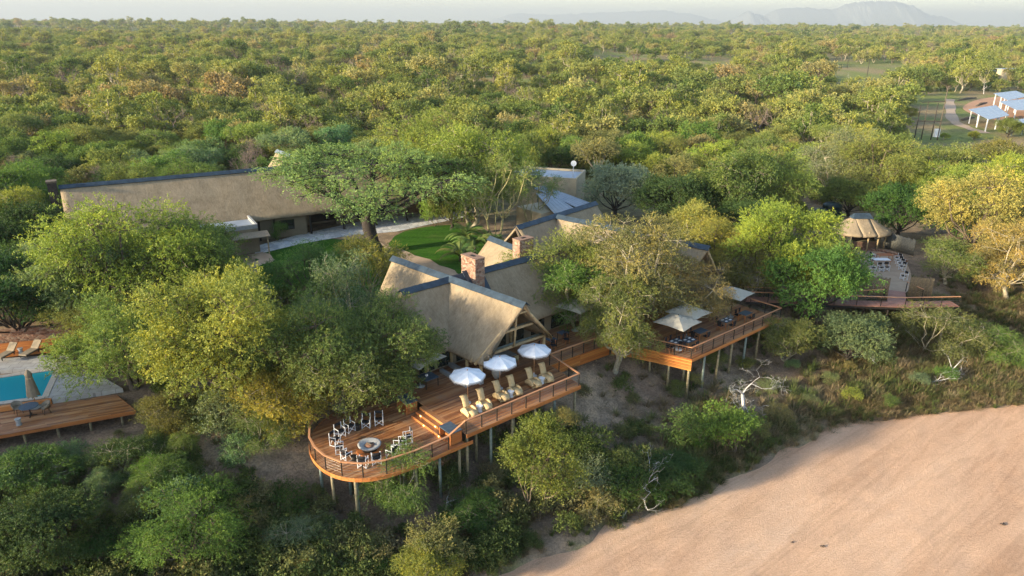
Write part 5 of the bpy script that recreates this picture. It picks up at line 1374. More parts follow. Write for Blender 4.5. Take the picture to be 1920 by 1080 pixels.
# ------------------------------------------------------------------ furniture
def rattan_lounger():
    o = thing('rattan_lounger', 'x', 'lounger', (0, 0, 0), 0, 'rattan loungers facing the river on the sun deck')
    # front is -y
    def ribbon(pts, wdt, th):
        m = MB(); vs = []
        for (y, z, hw) in pts:
            for s in (-1, 1): vs.append((s * hw, y, z))
        n = len(pts); fs = []
        P2 = [Vector((0, y, z)) for y, z, _ in pts]
        low_ = []
        for i, (y, z, hw) in enumerate(pts):
            d = (P2[min(i + 1, n - 1)] - P2[max(i - 1, 0)]).normalized(); nn = Vector((0, -d.z, d.y)) * th
            for s in (-1, 1): low_.append((s * hw, y - nn.y, z - nn.z))
        vs += low_; o2 = 2 * n
        for i in range(n - 1):
            a = 2 * i; fs += [(a, a + 1, a + 3, a + 2), (o2 + a, o2 + a + 2, o2 + a + 3, o2 + a + 1), (a, a + 2, o2 + a + 2, o2 + a), (a + 1, o2 + a + 1, o2 + a + 3, a + 3)]
        fs += [(0, o2, o2 + 1, 1), (2 * n - 2, 2 * n - 1, o2 + 2 * n - 1, o2 + 2 * n - 2)]
        m.add(vs, fs, True); return m
    ribbon([(.30, .36, .27), (.42, .55, .27), (.55, .85, .26), (.68, 1.08, .27), (.80, 1.18, .29), (.90, 1.16, .30)], .6, -.06).build('backrest', M['rattan'], o)
    ribbon([(-.78, .20, .27), (-.76, .34, .27), (-.55, .42, .28), (-.1, .38, .28), (.34, .33, .27)], .6, -.10).build('seat', M['rattan'], o)
    for s in (-1, 1):
        m = MB(); n = 14; prof = [(-.62 + 1.15 * i / n, .14 + .46 * math.sin(math.pi * (.10 + .82 * i / n)) ** .8) for i in range(n + 1)]
        vs = []
        for (y, z) in prof: vs += [(s * .30, y, z), (s * .37, y, z + .035), (s * .44, y, z), (s * .46, y, .12 + (z - .12) * .4), (s * .45, y, .10), (s * .30, y, .10)]
        fs = []
        for i in range(n):
            for j in range(6): a = i * 6 + j; b = i * 6 + (j + 1) % 6; fs.append((a, b, b + 6, a + 6))
        fs += [tuple(range(6)), tuple(range(n * 6, n * 6 + 6))[::-1]]; m.add(vs, fs, True); m.build('armrest', M['rattan'], o)
    MB().box((0, -.1, .17), (.58, 1.1, .18)).build('base', M['rattan'], o)
    for (x, y) in ((-.38, -.55), (.38, -.55), (-.38, .45), (.38, .45)): MB().box((x, y, .06), (.06, .06, .12)).build('leg', M['rattan'], o)
    return o
rl = rattan_lounger()
lab = ['first rattan lounger from the left, nearest the deck steps', 'second rattan lounger from the left, right of the first white drum table', 'third rattan lounger from the left, under the middle parasol', 'fourth rattan lounger, right of the middle white drum table', 'fifth rattan lounger, left of the last white drum table', 'last rattan lounger on the right, nearest the handrail corner']
for i, ((u, v), l_) in enumerate(zip([(-8.85, 2.0), (-7.45, 2.1), (-5.75, 2.3), (-4.45, 2.3), (-2.55, 2.35), (-1.25, 2.35)], lab)): place(rl, i, W(u, v, 0), AA + [.05, -.04, .06, -.02, .03, -.06][i] - .15, l_, s=.92)
def drum(mat='white', r=.24, h=.48, name='side_table', lab='x', cat='side table', group=None):
    o = thing(name, lab, cat, (0, 0, 0), 0, group)
    MB().lathe([(r * .86, 0), (r * .86, .03), (r * .70, h * .5), (r * .88, h - .05)], 16).build('body', M[mat], o); MB().lathe([(r, h - .05), (r * 1.02, h - .01), (r * .97, h)], 16).build('top', M[mat], o)
    return o
dt = drum(group='white drum tables between the rattan loungers')
for i, ((u, v), l_) in enumerate(zip([(-8.05, 1.85), (-5.0, 2.05), (-1.85, 2.15)], ['white drum table between the two leftmost rattan loungers', 'white drum table between the two middle rattan loungers', 'white drum table between the two rightmost rattan loungers'])): place(dt, i, W(u, v, 0), 0, l_)

def director_chair():
    o = thing('director_chair', 'x', 'chair', (0, 0, 0), 0, 'white framed director chairs round the fire pit')     # front -y
    for s in (-1, 1):
        m = MB(); m.bar((s * .27, -.24, .0), (s * .27, -.24, .64), .035, .03); m.bar((s * .27, .24, .0), (s * .27, .24, .95), .035, .03)
        m.bar((s * .27, -.27, .65), (s * .27, .27, .65), .05, .025); m.bar((s * .27, -.24, .04), (s * .27, .24, .04), .03, .03); m.build('side_frame', M['white'], o)
    x = MB()
    for y in (-.23, .23): x.bar((-.26, y, .05), (.26, y + .01, .45), .03, .025); x.bar((.26, y - .01, .05), (-.26, y, .45), .03, .025)
    x.build('cross_legs', M['white'], o)
    m = MB(); vs = []
    for j in range(5):
        t = j / 4; z = .46 - .035 * math.sin(math.pi * t)
        for y in (-.22, .22): vs.append((-.26 + .52 * t, y, z))
    m.add(vs, [(2 * j, 2 * j + 2, 2 * j + 3, 2 * j + 1) for j in range(4)], True); c = m.build('seat', M['black'], o); c.modifiers.new('s', 'SOLIDIFY').thickness = .012
    m = MB(); vs = []
    for j in range(5):
        t = j / 4; y = .25 + .04 * math.sin(math.pi * t)
        for z in (.70, .93): vs.append((-.27 + .54 * t, y, z))
    m.add(vs, [(2 * j, 2 * j + 2, 2 * j + 3, 2 * j + 1) for j in range(4)], True); c = m.build('backrest', M['black'], o); c.modifiers.new('s', 'SOLIDIFY').thickness = .012
    return o
dc = director_chair()
fpx = (693, 838); fc = P(*fpx, -.35)
chs = [(711, 795, 'white framed director chair at the top right of the ring, nearest the slate topped cabinet'), (687, 800, 'director chair second from the top right of the ring'), (656, 808, 'director chair left of the dark drum stool at the back of the ring'), (638, 818, 'director chair behind and left of the fire pit bowl'),
       (629, 833, 'director chair at the far left of the ring against the leaves'), (637, 848, 'director chair at the left of the fire pit, front row'), (650, 862, 'director chair at the lower left of the ring by the black stool'), (681, 874, 'director chair below the fire pit, nearest the handrail'),
       (706, 868, 'director chair below right of the fire pit behind leaves'), (735, 858, 'director chair first in the row right of the fire pit'), (744, 846, 'director chair second in the row right of the fire pit'), (755, 838, 'director chair third in the row right of the fire pit'), (765, 828, 'director chair last in the row right of the fire pit')]
for i, (x, y, l_) in enumerate(chs):
    q = P(x, y, -.58); a = math.atan2(fc[1] - q[1], fc[0] - q[0]) + math.pi / 2 + random.Random(i).uniform(-.25, .25)
    place(dc, i, (q[0], q[1], -.60), a, l_)
fp = thing('fire_pit', 'round pale fire bowl on a wooden plinth in the middle of the director chairs', 'fire pit', (fc[0], fc[1], -.6))
MB().lathe([(.86, 0), (.86, .10)], 28, smooth=False).build('plinth', M['box'], fp); MB().lathe([(.50, .10), (.55, .3)], 24).build('stand', M['dark'], fp)
MB().lathe([(.55, .28), (.74, .42), (.76, .50), (.66, .52), (.40, .40), (.1, .34)], 28).build('bowl', M['concrete'], fp); MB().lathe([(.36, .38), (.2, .44), (.05, .46)], 12).build('ash', M['soilred'], fp)
lg = MB(); lg.tube([(-.25, -.1, .44), (.25, .15, .50)], .04, 6); lg.tube([(-.2, .2, .45), (.2, -.2, .52)], .04, 6); lg.build('firewood', M['bark'], fp)
for (x, y, l_) in [(671, 806, 'black drum stool between the director chairs at the back of the ring'), (664, 866, 'black drum stool beside the lower left director chair')]:
    q = P(x, y, -.6); o = drum('steel', .2, .45, 'stool', l_, 'stool', 'black drum stools at the fire pit'); o.location = (q[0], q[1], -.6)

def table(w_, d_, h, top='slate', legs='box', group=None, lab='x', name='dining_table'):
    o = thing(name, lab, 'table', (0, 0, 0), 0, group); MB().box((0, 0, h - .02), (w_, d_, .04)).build('table_top', M[top], o)
    for sx in (-1, 1):
        for sy in (-1, 1): MB().box((sx * (w_ / 2 - .07), sy * (d_ / 2 - .07), (h - .04) / 2), (.05, .05, h - .04)).build('leg', M[legs], o)
    return o
def dining_chair(mat='black', group='chairs on the dining deck'):
    o = thing('dining_chair', 'x', 'chair', (0, 0, 0), 0, group)
    MB().box((0, 0, .45), (.44, .44, .05)).build('seat', M[mat], o); MB().box((0, .21, .72), (.42, .04, .38)).build('backrest', M[mat], o)
    for sx in (-1, 1):
        for sy in (-1, 1): MB().bar((sx * .2, sy * .2, 0), (sx * .19, sy * .19, .43 if sy < 0 else .88), .035, .035).build('leg', M['box'], o)
    return o
tbl = [(10.9, -.55, 'slate', 'dark laid table under the nearest beige parasol, left one of two', 'left laid table'), (11.95, -1.1, 'slate', 'dark laid table under the nearest beige parasol, right one of two', 'right laid table'), (14.3, -.55, 'slate', 'bare blue grey table right of the two dark laid tables', 'bare blue grey table'), (18.1, -.6, 'slate', 'dark laid table in the middle of the handrail', 'laid table at mid handrail'), (20.9, -.75, 'slate', 'blue grey table under the far beige parasol', 'table under the far parasol')]
tp0 = table(1.15, .8, .76, 'slate', group='tables on the dining deck'); dch = dining_chair(); nc = 0
for i, (u, v, mt, l_, sh) in enumerate(tbl):
    t_ = place(tp0, i, W(u, v, 0), AA, l_)
    for (du, dv, rz) in ((-.3, .62, 0), (.3, .62, 0), (0, -.64, math.pi), (-.85, 0, math.pi / 2)):
        if (i, du) in ((2, .3), (4, -.85), (3, .3)): continue
        c = place(dch, nc, W(u + du, v + dv, 0), AA + rz, 'black dining chair on the %s side of the %s' % ({-.3: 'back left', .3: 'back right', 0: 'handrail', -.85: 'left'}[du], sh)); nc += 1
    if i in (0, 1, 3):
        for (du, dv) in ((-.3, .2), (.3, .2), (-.3, -.2), (.3, -.2)):
            tag(MB().box((0, 0, 0), (.25, .17, .02)).build('napkin', M['white'], None, loc=W(u + du, v + dv, .772), rot=(0, 0, AA)), 'white folded napkin at the %s of the %s' % (('back' if dv > 0 else 'front') + (' left' if du < 0 else ' right'), sh), 'napkin', 'napkins on the laid tables')
ub_ = P(1272, 655, 0); o = thing('empty_parasol_stand', 'white round parasol base standing empty at the front corner of the dining deck', 'parasol base', (ub_[0], ub_[1], .0))
MB().lathe([(.36, 0), (.37, .08), (.30, .14), (.07, .16)], 20).build('weight', M['white'], o); MB().tube([(0, 0, .15), (0, 0, .34)], .04, 8).build('socket', M['concrete'], o)
# black furniture on the walkway deck, and the table under the gable
lc = dining_chair('black', 'black deck chairs beside the log gable')
for i, (u, v, rz, l_) in enumerate([(1.9, 6.3, .3, 'black deck chair just right of the log post'), (2.9, 5.9, -.6, 'black deck chair second from the log post'), (3.6, 6.9, 2.2, 'black deck chair behind the low black table'), (4.6, 6.1, -.2, 'black deck chair fourth from the log post'), (5.4, 6.9, 2.6, 'black deck chair furthest right under the loose green tree'), (-.9, 7.6, 0, 'black chair inside the gable near the right post')]): place(lc, i, W(u, v, 0), AA + rz, l_)
for (u, v, w_, d_, l_) in [(3.2, 6.5, .8, .8, 'low black table among the deck chairs'), (-2.2, 6.6, 2.4, 1.1, 'long pale table on the deck under the log gable'), (4.9, 6.8, .8, .8, 'small black table at the right of the deck chairs')]:
    o = table(w_, d_, .72, 'concrete' if w_ > 2 else 'slate', 'steel', lab=l_); o.location = W(u, v, 0); o.rotation_euler = (0, 0, AA)
wc = dining_chair('pole', 'wooden chairs under the log gable')
for i, (u, v, rz) in enumerate([(-3.0, 5.8, math.pi), (-2.2, 5.75, math.pi), (-1.4, 5.8, math.pi), (-3.0, 7.4, 0), (-1.4, 7.4, 0)]): place(wc, i, W(u, v, 0), AA + rz, 'wooden chair %s at the long pale table under the gable' % ['front left', 'front centre', 'front right', 'back left', 'back right'][i])
o = table(1.2, 1.2, .75, 'slate', 'steel', lab='dark table with white crockery under the pale parasol left of the main thatch'); o.location = tuple(P(803, 722, 0)); o.rotation_euler = (0, 0, AA)
tag(MB().lathe([(.05, 0), (.12, .05), (.10, .14), (.05, .16)], 12).build('jug', M['white'], None, loc=(P(803, 722, 0)[0] - .1, P(803, 722, 0)[1], .75)), 'white jug on the dark table left of the main thatch', 'jug')
pot = W(-3.95, 5.0, 0); tag(MB().lathe([(.18, 0), (.36, .35), (.38, .7), (.26, .98), (.2, 1.05), (.24, 1.12)], 18).build('clay_pot', M['concrete'], None, loc=pot), 'tall grey pot beside the left eave of the log gable', 'pot')

# pool furniture
pq = P(58, 779, -.35); o = thing('round_table', 'round dark table with a pedestal foot on the pool deck', 'table', (pq[0], pq[1], -.35))
MB().lathe([(.60, .72), (.60, .76)], 24, smooth=False).build('table_top', M['slate'], o); MB().tube([(0, 0, .03), (0, 0, .73)], .045, 8).build('pedestal', M['steel'], o)
ft_ = MB()
for k in range(4): a = k * 1.5708 + .4; ft_.bar((0, 0, .03), (math.cos(a) * .38, math.sin(a) * .38, .02), .06, .04)
ft_.build('foot', M['steel'], o)
def tub_chair():
    o = thing('wicker_chair', 'x', 'chair', (0, 0, 0), 0, 'wicker tub chairs by the pool'); MB().lathe([(.27, .42), (.30, .46)], 16).build('seat', M['canopy_taupe'], o)
    vs = []; fs = []; n = 14
    for i in range(n + 1):
        a = R_(-25) + R_(230) * i / n; h = .66 + .22 * math.sin(math.pi * i / n)
        for (r, z) in ((.30, .42), (.36, h - .05), (.34, h), (.28, .46)): vs.append((math.cos(a) * r, math.sin(a) * r, z))
    for i in range(n):
        for j in range(4): a = i * 4 + j; b = i * 4 + (j + 1) % 4; fs.append((a, b, b + 4, a + 4))
    m = MB(); m.add(vs, fs, True); m.build('backrest', M['canopy_taupe'], o)
    for k in range(4): a = .78 + 1.5708 * k; MB().tube([(math.cos(a) * .2, math.sin(a) * .2, .43), (math.cos(a) * .3, math.sin(a) * .3, 0)], .018, 5).build('leg', M['steel'], o)
    return o
tc_ = tub_chair(); place(tc_, 0, (pq[0] - 1.0, pq[1] + .25, -.35), R_(60), 'wicker tub chair left of the round pool table'); place(tc_, 1, (pq[0] + .9, pq[1] + .35, -.35), R_(-40), 'wicker tub chair right of the round pool table')
for (x, y, l_) in [(36, 797, 'grey drum stool in front of the left wicker chair')]:
    q = P(x, y, -.35); o = drum('concrete', .20, .50, 'stool', l_, 'stool'); o.location = (q[0], q[1], -.35)
def sun_bed():
    o = thing('sun_bed', 'x', 'lounger', (0, 0, 0), 0, 'grey loungers behind the pool')
    MB().box((0, -.35, .28), (.66, 1.3, .10)).build('mattress', M['canopy_taupe'], o); m = MB(); m.bar((0, .28, .30), (0, .82, .82), .66, .09); m.build('backrest', M['canopy_taupe'], o)
    for (x, y) in ((-.29, -.9), (.29, -.9), (-.29, .3), (.29, .3)): MB().box((x, y, .12), (.06, .06, .24)).build('leg', M['steel'], o)
    MB().box((0, -.3, .22), (.70, 1.45, .04)).build('frame', M['steel'], o); return o
sb_ = sun_bed()
for i, (x, y, l_) in enumerate([(12, 668, 'grey lounger at the left picture edge behind the pool'), (58, 663, 'grey lounger right of the small stool behind the pool')]):
    q = P(x, y, .25); place(sb_, i, (q[0], q[1] + .2, .2), R_(-8), l_)
q = P(38, 662, .25); o = drum('concrete', .2, .45, 'stool', 'small grey stool between the two grey pool loungers', 'stool'); o.location = (q[0], q[1] + .1, .2)
for (x, y, s, l_, mt) in [(212, 1036, .34, 'white rounded boulder on the dark slope in the bottom left', 'rock'), (1160, 1062, .3, 'pale stone at the edge of the sand', 'rock'), (678, 1052, .22, 'small grey stone below the tall deck poles', 'rock')]:
    q = P(x, y, gz(*P(x, y, -4.8)[:2])); rr = random.Random(x); m = MB(); vs = []
    b_ = []
    for i in range(7):
        for k in range(10):
            t = math.pi * i / 6; a = 6.2832 * k / 10; r = s * (1 + rr.uniform(-.12, .12)); vs.append((r * 1.15 * math.sin(t) * math.cos(a), r * math.sin(t) * math.sin(a), r * .8 * math.cos(t)))
    for i in range(6):
        for k in range(10): a = i * 10 + k; b = i * 10 + (k + 1) % 10; b_.append((a, b, b + 10, a + 10))
    m.add(vs, b_, True); tag(m.build('boulder', M[mt], None, loc=(q[0], q[1], gz(q[0], q[1]) + s * .35)), l_, 'rock')
for (x, y, s, l_) in [(1488, 1014, .12, 'small black stick lump on the open river sand'), (1880, 982, .16, 'dark twig clump on the sunlit sand'), (1543, 1021, .13, 'small green tuft on the river sand')]:
    q = P(x, y, -5.5); m = MB(); rr = random.Random(x)
    for k in range(7): a = rr.uniform(0, 6.28); m.tube([(0, 0, .02), (math.cos(a) * s * .6, math.sin(a) * s * .4, s * rr.uniform(.3, .9)), (math.cos(a) * s * 1.3, math.sin(a) * s, s * .3)], s * .13, 5)
    tag(m.build('flotsam', M['black' if 'black' in l_ else 'darkbark'], None, loc=(q[0], q[1], float(sandz(q[0], q[1])))), l_, 'debris')

# ------------------------------------------------------------------ palms
def palm(x, y, h, nf, seed, lab, s=1.0):
    rr = random.Random(seed); o = thing('palm', lab, 'palm', (x, y, gz(x, y)), 0, 'palms beside the right lawn')
    m = MB(); m.tube([(0, 0, 0), (.05, 0, h * .6), (0, .05, h)], [.14, .11, .10], 8); m.build('trunk', M['bark'], o)
    for k in range(nf):
        a = 6.2832 * k / nf + rr.uniform(-.2, .2); up0 = rr.uniform(.5, 1.35); L_ = rr.uniform(1.7, 2.5) * s; pts = []; p = Vector((0, 0, h)); e = up0
        for i in range(8):
            pts.append(p.copy()); p = p + Vector((math.cos(a) * math.cos(e), math.sin(a) * math.cos(e), math.sin(e))) * L_ / 7; e -= .26 + .1 * (i > 3)
        m = MB(); vs = []; fs = []
        sd_ = Vector((-math.sin(a), math.cos(a), 0))
        for i in range(len(pts) - 1):
            for j in (0, .25, .5, .75):
                q = pts[i].lerp(pts[i + 1], j); dr = (pts[i + 1] - pts[i]).normalized(); t = (i + j) / 7; ll = .48 * math.sin(math.pi * (.12 + .83 * t)) * s
                for sg in (-1, 1):
                    tip = q + (sd_ * sg * .8 + dr * .6 + Vector((0, 0, -.35))).normalized() * ll; b = len(vs)
                    vs += [q - dr * .075, q + dr * .075, tip]; fs.append((b, b + 1, b + 2))
        m.add(vs, fs); m.tube(pts, [.025 * (1 - .8 * i / 7) for i in range(8)], 4, False); f = m.build('frond', M['leaf'], o); f.color = (*[c * rr.uniform(.85, 1.15) for c in ((.24, .31, .08) if k % 3 else (.34, .35, .10))], 1)
for i, (x, y, h, s) in enumerate([(862, 490, .7, 1.5), (890, 476, 1.1, 1.6), (915, 470, .8, 1.5), (876, 466, 1.5, 1.6)]):
    q = P(x, y, -.3); palm(q[0], q[1], h, 13, i, ['leftmost feathery palm at the edge of the right lawn behind the stone chimney', 'tall arching palm in the middle of the palm group', 'rightmost palm next to the yellow barked stems', 'rearmost palm of the group beside the lawn'][i], s)

# ------------------------------------------------------------------ boma
def reed_fence(lab, a, b, h, z=-.3, gap=.02, w_=.10, mat='reed'):
    a = np.array(a[:2]); b = np.array(b[:2]); L_ = np.linalg.norm(b - a); d = (b - a) / L_; o = thing('reed_fence', lab, 'fence', (a[0], a[1], z), math.atan2(d[1], d[0]), 'reed fences of the boma')
    rr = random.Random(int(L_ * 100)); n = int(L_ / .34); me = []
    for v in range(4):
        m = MB()
        for k in range(4):
            hh = h * rr.uniform(.95, 1.03); m.tube([(.04 + k * .085, rr.uniform(-.02, .02), 0), (.04 + k * .085, rr.uniform(-.02, .02), hh)], .042, 6)
        me.append(m.mesh('reed_bundle', M[mat]))
    for i in range(n): link('reed_bundle', me[rr.randrange(4)], o, (i * L_ / n, 0, 0))
    for zz in (h * .25, h * .8): MB().bar((0, .07, zz), (L_, .07, zz), .04, .05).build('rail', M['pole'], o)
    return o
M['reed'] = simple('reed', (.27, .20, .115), (.11, .085, .055), 9, .95, .4); M['reedgrey'] = simple('grey_reed', (.17, .165, .14), (.08, .08, .07), 9, .95, .4)
reed_fence('tall brown reed fence panel left of the boma entrance', P(1598, 556, -.3), P(1663, 563, -.3), 2.35)
reed_fence('brown reed fence right of the boma entrance running into the trees', P(1700, 558, -.3), P(1745, 562, -.3), 2.3)
reed_fence('grey reed fence behind the boma on the right of the pavilion', P(1655, 463, -.3), P(1712, 480, -.3), 2.0, mat='reedgrey')
reed_fence('grey reed fence left of the boma pavilion', P(1552, 470, -.3), P(1592, 468, -.3), 2.0, mat='reedgrey')
reed_fence('reed fence on the left side of the boma behind the tree', P(1592, 470, -.3), P(1580, 540, -.3), 2.1)
bc = P(1612, 466, -.3); pv = thing('boma_pavilion', 'round ended thatched pavilion with a dark cap on poles in the boma', 'pavilion', (bc[0], bc[1] + 1.0, -.3), R_(2))
gable(pv, (-.9, 0), (.9, 0), 2.9, 2.2, 3.95, hip0=True, hip1=True, seed=71, caps=False)
MB().add([(x * .9, y, z - .75) for (x, y, z) in [(-1.45, -.55, 4.42), (1.45, -.55, 4.42), (1.45, .55, 4.42), (-1.45, .55, 4.42), (-1.05, -.12, 4.98), (1.05, -.12, 4.98), (1.05, .12, 4.98), (-1.05, .12, 4.98)]], [(0, 1, 5, 4), (1, 2, 6, 5), (2, 3, 7, 6), (3, 0, 4, 7), (4, 5, 6, 7), (3, 2, 1, 0)]).build('ridge_cap', M['cap'], pv)
for (x, y) in ((-2.6, -1.6), (0, -2.5), (2.6, -1.6), (-3.2, .6), (3.2, .6), (1.4, -2.2)): log(pv, (x, y, 0), (x, y, 2.5), .10, name='post')
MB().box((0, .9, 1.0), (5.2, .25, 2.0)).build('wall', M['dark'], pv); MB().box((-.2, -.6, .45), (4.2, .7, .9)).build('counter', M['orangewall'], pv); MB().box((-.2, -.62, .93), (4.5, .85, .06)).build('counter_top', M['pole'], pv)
st = thing('stone_kerb', 'low curved reddish stone kerb in front of the pavilion', 'kerb')
kp = [P(x, y, -.3) for x, y in [(1598, 468), (1625, 470), (1655, 473), (1680, 480), (1700, 492)]]; me = MB().box((0, 0, 0), (.5, .32, .34)).mesh('stone', M['stone']); rr = random.Random(8)
for a, b in zip(kp[:-1], kp[1:]):
    n = int(np.linalg.norm(b - a) / .52)
    for i in range(n): p = a + (b - a) * (i + .5) / n; link('stone', me, st, (p[0], p[1], -.15 + rr.uniform(-.03, .03)), (0, 0, math.atan2(b[1] - a[1], b[0] - a[0]) + rr.uniform(-.1, .1)), (1, rr.uniform(.9, 1.2), rr.uniform(.85, 1.15)))
dc2 = copy_tree(dc)
bch = [(1609, 487, 1.6, 'white boma chair left end, beside the tree'), (1607, 498, 1.6, 'white boma chair below the left end one'), (1635, 486, 1.5, 'white chair at the top left of the boma table'), (1634, 494, 1.5, 'white chair at the left of the boma table'), (1636, 508, 1.4, 'white chair at the lower left of the boma table'), (1650, 508, .1, 'white chair below the boma table'), (1661, 507, 6.1, 'white chair lower right of the boma table'),
       (1683, 490, -1.2, 'first of the white chairs in the right hand row in the boma'), (1685, 495, -1.2, 'second of the white chairs in the right hand row in the boma'), (1688, 500, -1.2, 'third of the white chairs in the right hand row in the boma'), (1691, 506, -1.2, 'fourth of the white chairs in the right hand row in the boma'), (1694, 524, -1.3, 'lone white chair near the boma entrance on the right')]
for i, (x, y, a, l_) in enumerate(bch): q = P(x, y, -.2); place(dc2, i, (q[0], q[1], -.22), a, l_, 'white director chairs inside the boma')
for (x, y, w_, d_, tp_, l_) in [(1650, 497, 1.9, .9, 'white', 'white covered table in the middle of the boma'), (1657, 488, 1.6, .9, 'box', 'brown wooden table behind the white one in the boma')]:
    q = P(x, y, -.2); o = table(w_, d_, .75, tp_, 'box', lab=l_); o.location = (q[0], q[1], -.22)
for (x, y, r, h, l_) in [(1535, 422, 1.05, 2.0, 'smaller dark green plastic water tank in front'), (1556, 417, 1.3, 2.5, 'larger dark green ribbed plastic water tank behind the bushes')]:
    q = P(x, y, -.3); o = thing('water_tank', l_, 'water tank', (q[0], q[1], -.3), 0, 'green water tanks'); pf = [(r, 0)]
    for k in range(9): z = h * (k + 1) / 10; pf += [(r, z - .05), (r * .965, z), (r, z + .05)]
    MB().lathe(pf + [(r, h), (r * .75, h + .25), (.28, h + .36)], 20).build('body', M['tank'], o); MB().lathe([(.27, h + .36), (.27, h + .44)], 12).build('lid', M['tank'], o)

# ------------------------------------------------------------------ service yard
shed_roof('carport', 'front grey sheet roof carport on white posts', [(1816, 205), (1867, 197), (1893, 216), (1854, 224)], [3.5, 3.5, 3.1, 3.1], [(.05, .1), (.35, .1), (.95, .1), (.05, .5), (.95, .5), (.05, .92), (.5, .92), (.95, .92)], cat='carport')
shed_roof('carport', 'middle grey sheet roof carport overlapping the front one', [(1873, 190), (1935, 184), (1950, 206), (1906, 206)], [3.6, 3.6, 3.2, 3.2], [(.05, .1), (.5, .1), (.05, .5), (.05, .92), (.5, .92), (.9, .9)], cat='carport')
shed_roof('carport', 'rear grey sheet roof carport furthest from the pylon', [(1863, 175), (1905, 170), (1930, 180), (1890, 188)], [3.7, 3.7, 3.3, 3.3], [(.05, .1), (.5, .1), (.05, .5), (.05, .92), (.5, .92)], cat='carport')
shed_roof('open_shed', 'low open shed on dark posts at the right edge', [(1886, 225), (1950, 220), (1960, 227), (1896, 233)], [3.0, 3.0, 2.7, 2.7], [(.1, .9), (.4, .9), (.95, .9), (.1, .1)], cat='shed')
pyl = [(1714, 262, 1719, 197), (1727, 261, 1734, 190), (1745, 262, 1755, 193), (1757, 263, 1767, 161)]
po = P(1740, 262, -.3); py_ = thing('power_pylon', 'wooden four pole power line frame with a white transformer box in the clearing', 'pylon', (0, 0, 0))
tops = []
for i, (x0, y0, x1, y1) in enumerate(pyl):
    a = P(x0, y0, -.3); d = fw * FPX + ri * (x1 - 960) - up * (y1 - 540); t = a[1] / d[1]; b = CAM + d * t; tops.append((a, b)); MB().tube([a, (a[0], a[1], b[2])], [.13, .09], 8).build('pole', M['bark' if i in (1, 3) else 'darkbark'], py_)
MB().bar((tops[0][0][0], tops[0][0][1], 4.2), (tops[3][0][0], tops[3][0][1], 4.2), .2, .2).build('crossbar', M['darkbark'], py_)
MB().bar((tops[0][0][0], tops[0][0][1], 8.6), (tops[3][0][0], tops[3][0][1], 8.9), .16, .16).build('crossbar', M['darkbark'], py_)
MB().box((tops[2][0][0] + .9, tops[2][0][1] - .4, 1.4), (1.1, .8, 1.9)).build('transformer_box', M['white'], py_)
for (x, yb, yt, mt, l_) in [(1624, 152, 103, 'darkbark', 'dark power pole at the bend of the sand road'), (1588, 130, 84, 'darkbark', 'dark power pole left of the sand road'), (1688, 190, 140, 'log', 'pale power pole between the sand road and the clearing'), (1479, 290, 250, 'darkbark', 'short dark pole in the bush right of the lime green tree')]:
    a = P(x, yb, -.3); d = fw * FPX + ri * (x - 960) - up * (yt - 540); b = CAM + d * (a[1] / d[1]); o = thing('power_pole', l_, 'pole', (a[0], a[1], -.3)); H_ = b[2] + .3
    MB().tube([(0, 0, 0), (0, 0, H_)], [.16, .11], 8).build('pole', M[mt], o)
    if H_ > 6: MB().bar((-1.1, 0, H_ - .5), (1.1, 0, H_ - .5), .12, .12).build('crossbar', M[mt], o)
a = P(1821, 138, -.3); o = thing('floodlight', 'tall pale lamp post with a round head by the far cream building', 'lamp post', (a[0], a[1], -.3)); d = fw * FPX + ri * (1826 - 960) - up * (105 - 540); H_ = (CAM + d * (a[1] / d[1]))[2]
MB().tube([(0, 0, 0), (0, 0, H_)], [.18, .12], 8).build('pole', M['concrete'], o); MB().lathe([(.2, H_ - .1), (.8, H_ + .2), (.8, H_ + .7), (.3, H_ + .9)], 12).build('lamp_head', M['white'], o)
for (x, y, ww, dd2, hh, l_) in [(1848, 145, 14, 7, 3.2, 'low cream far building with a thin grey roof beside the lamp post'), (1893, 150, 11, 8, 5.5, 'taller cream block at the far right edge of the bushveld')]:
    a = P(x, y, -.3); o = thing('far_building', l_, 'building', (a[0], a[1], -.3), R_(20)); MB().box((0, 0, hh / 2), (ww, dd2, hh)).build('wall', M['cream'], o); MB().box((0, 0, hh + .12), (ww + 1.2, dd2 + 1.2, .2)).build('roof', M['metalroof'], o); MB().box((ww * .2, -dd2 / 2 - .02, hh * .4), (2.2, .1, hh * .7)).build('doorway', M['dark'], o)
for (pts, l_) in [([(1796, 189), (1830, 184)], 'low dark bank at the top of the bare yard'), ([(1829, 200), (1850, 193)], 'low dark bank left of the middle carport'), ([(1803, 226), (1826, 221)], 'low dark bank standing in for trench shadow in front of the front carport')]:
    a, b = [P(*p, -.3) for p in pts]; m = MB(); m.tube([a, (a + b) / 2 + np.array([0, .4, .2]), b], [.35, .55, .3], 8); tag(m.build('dark_bank', M['bark']), l_, 'bank')  # the bank by the front carport puts a trench shadow into shape and colour

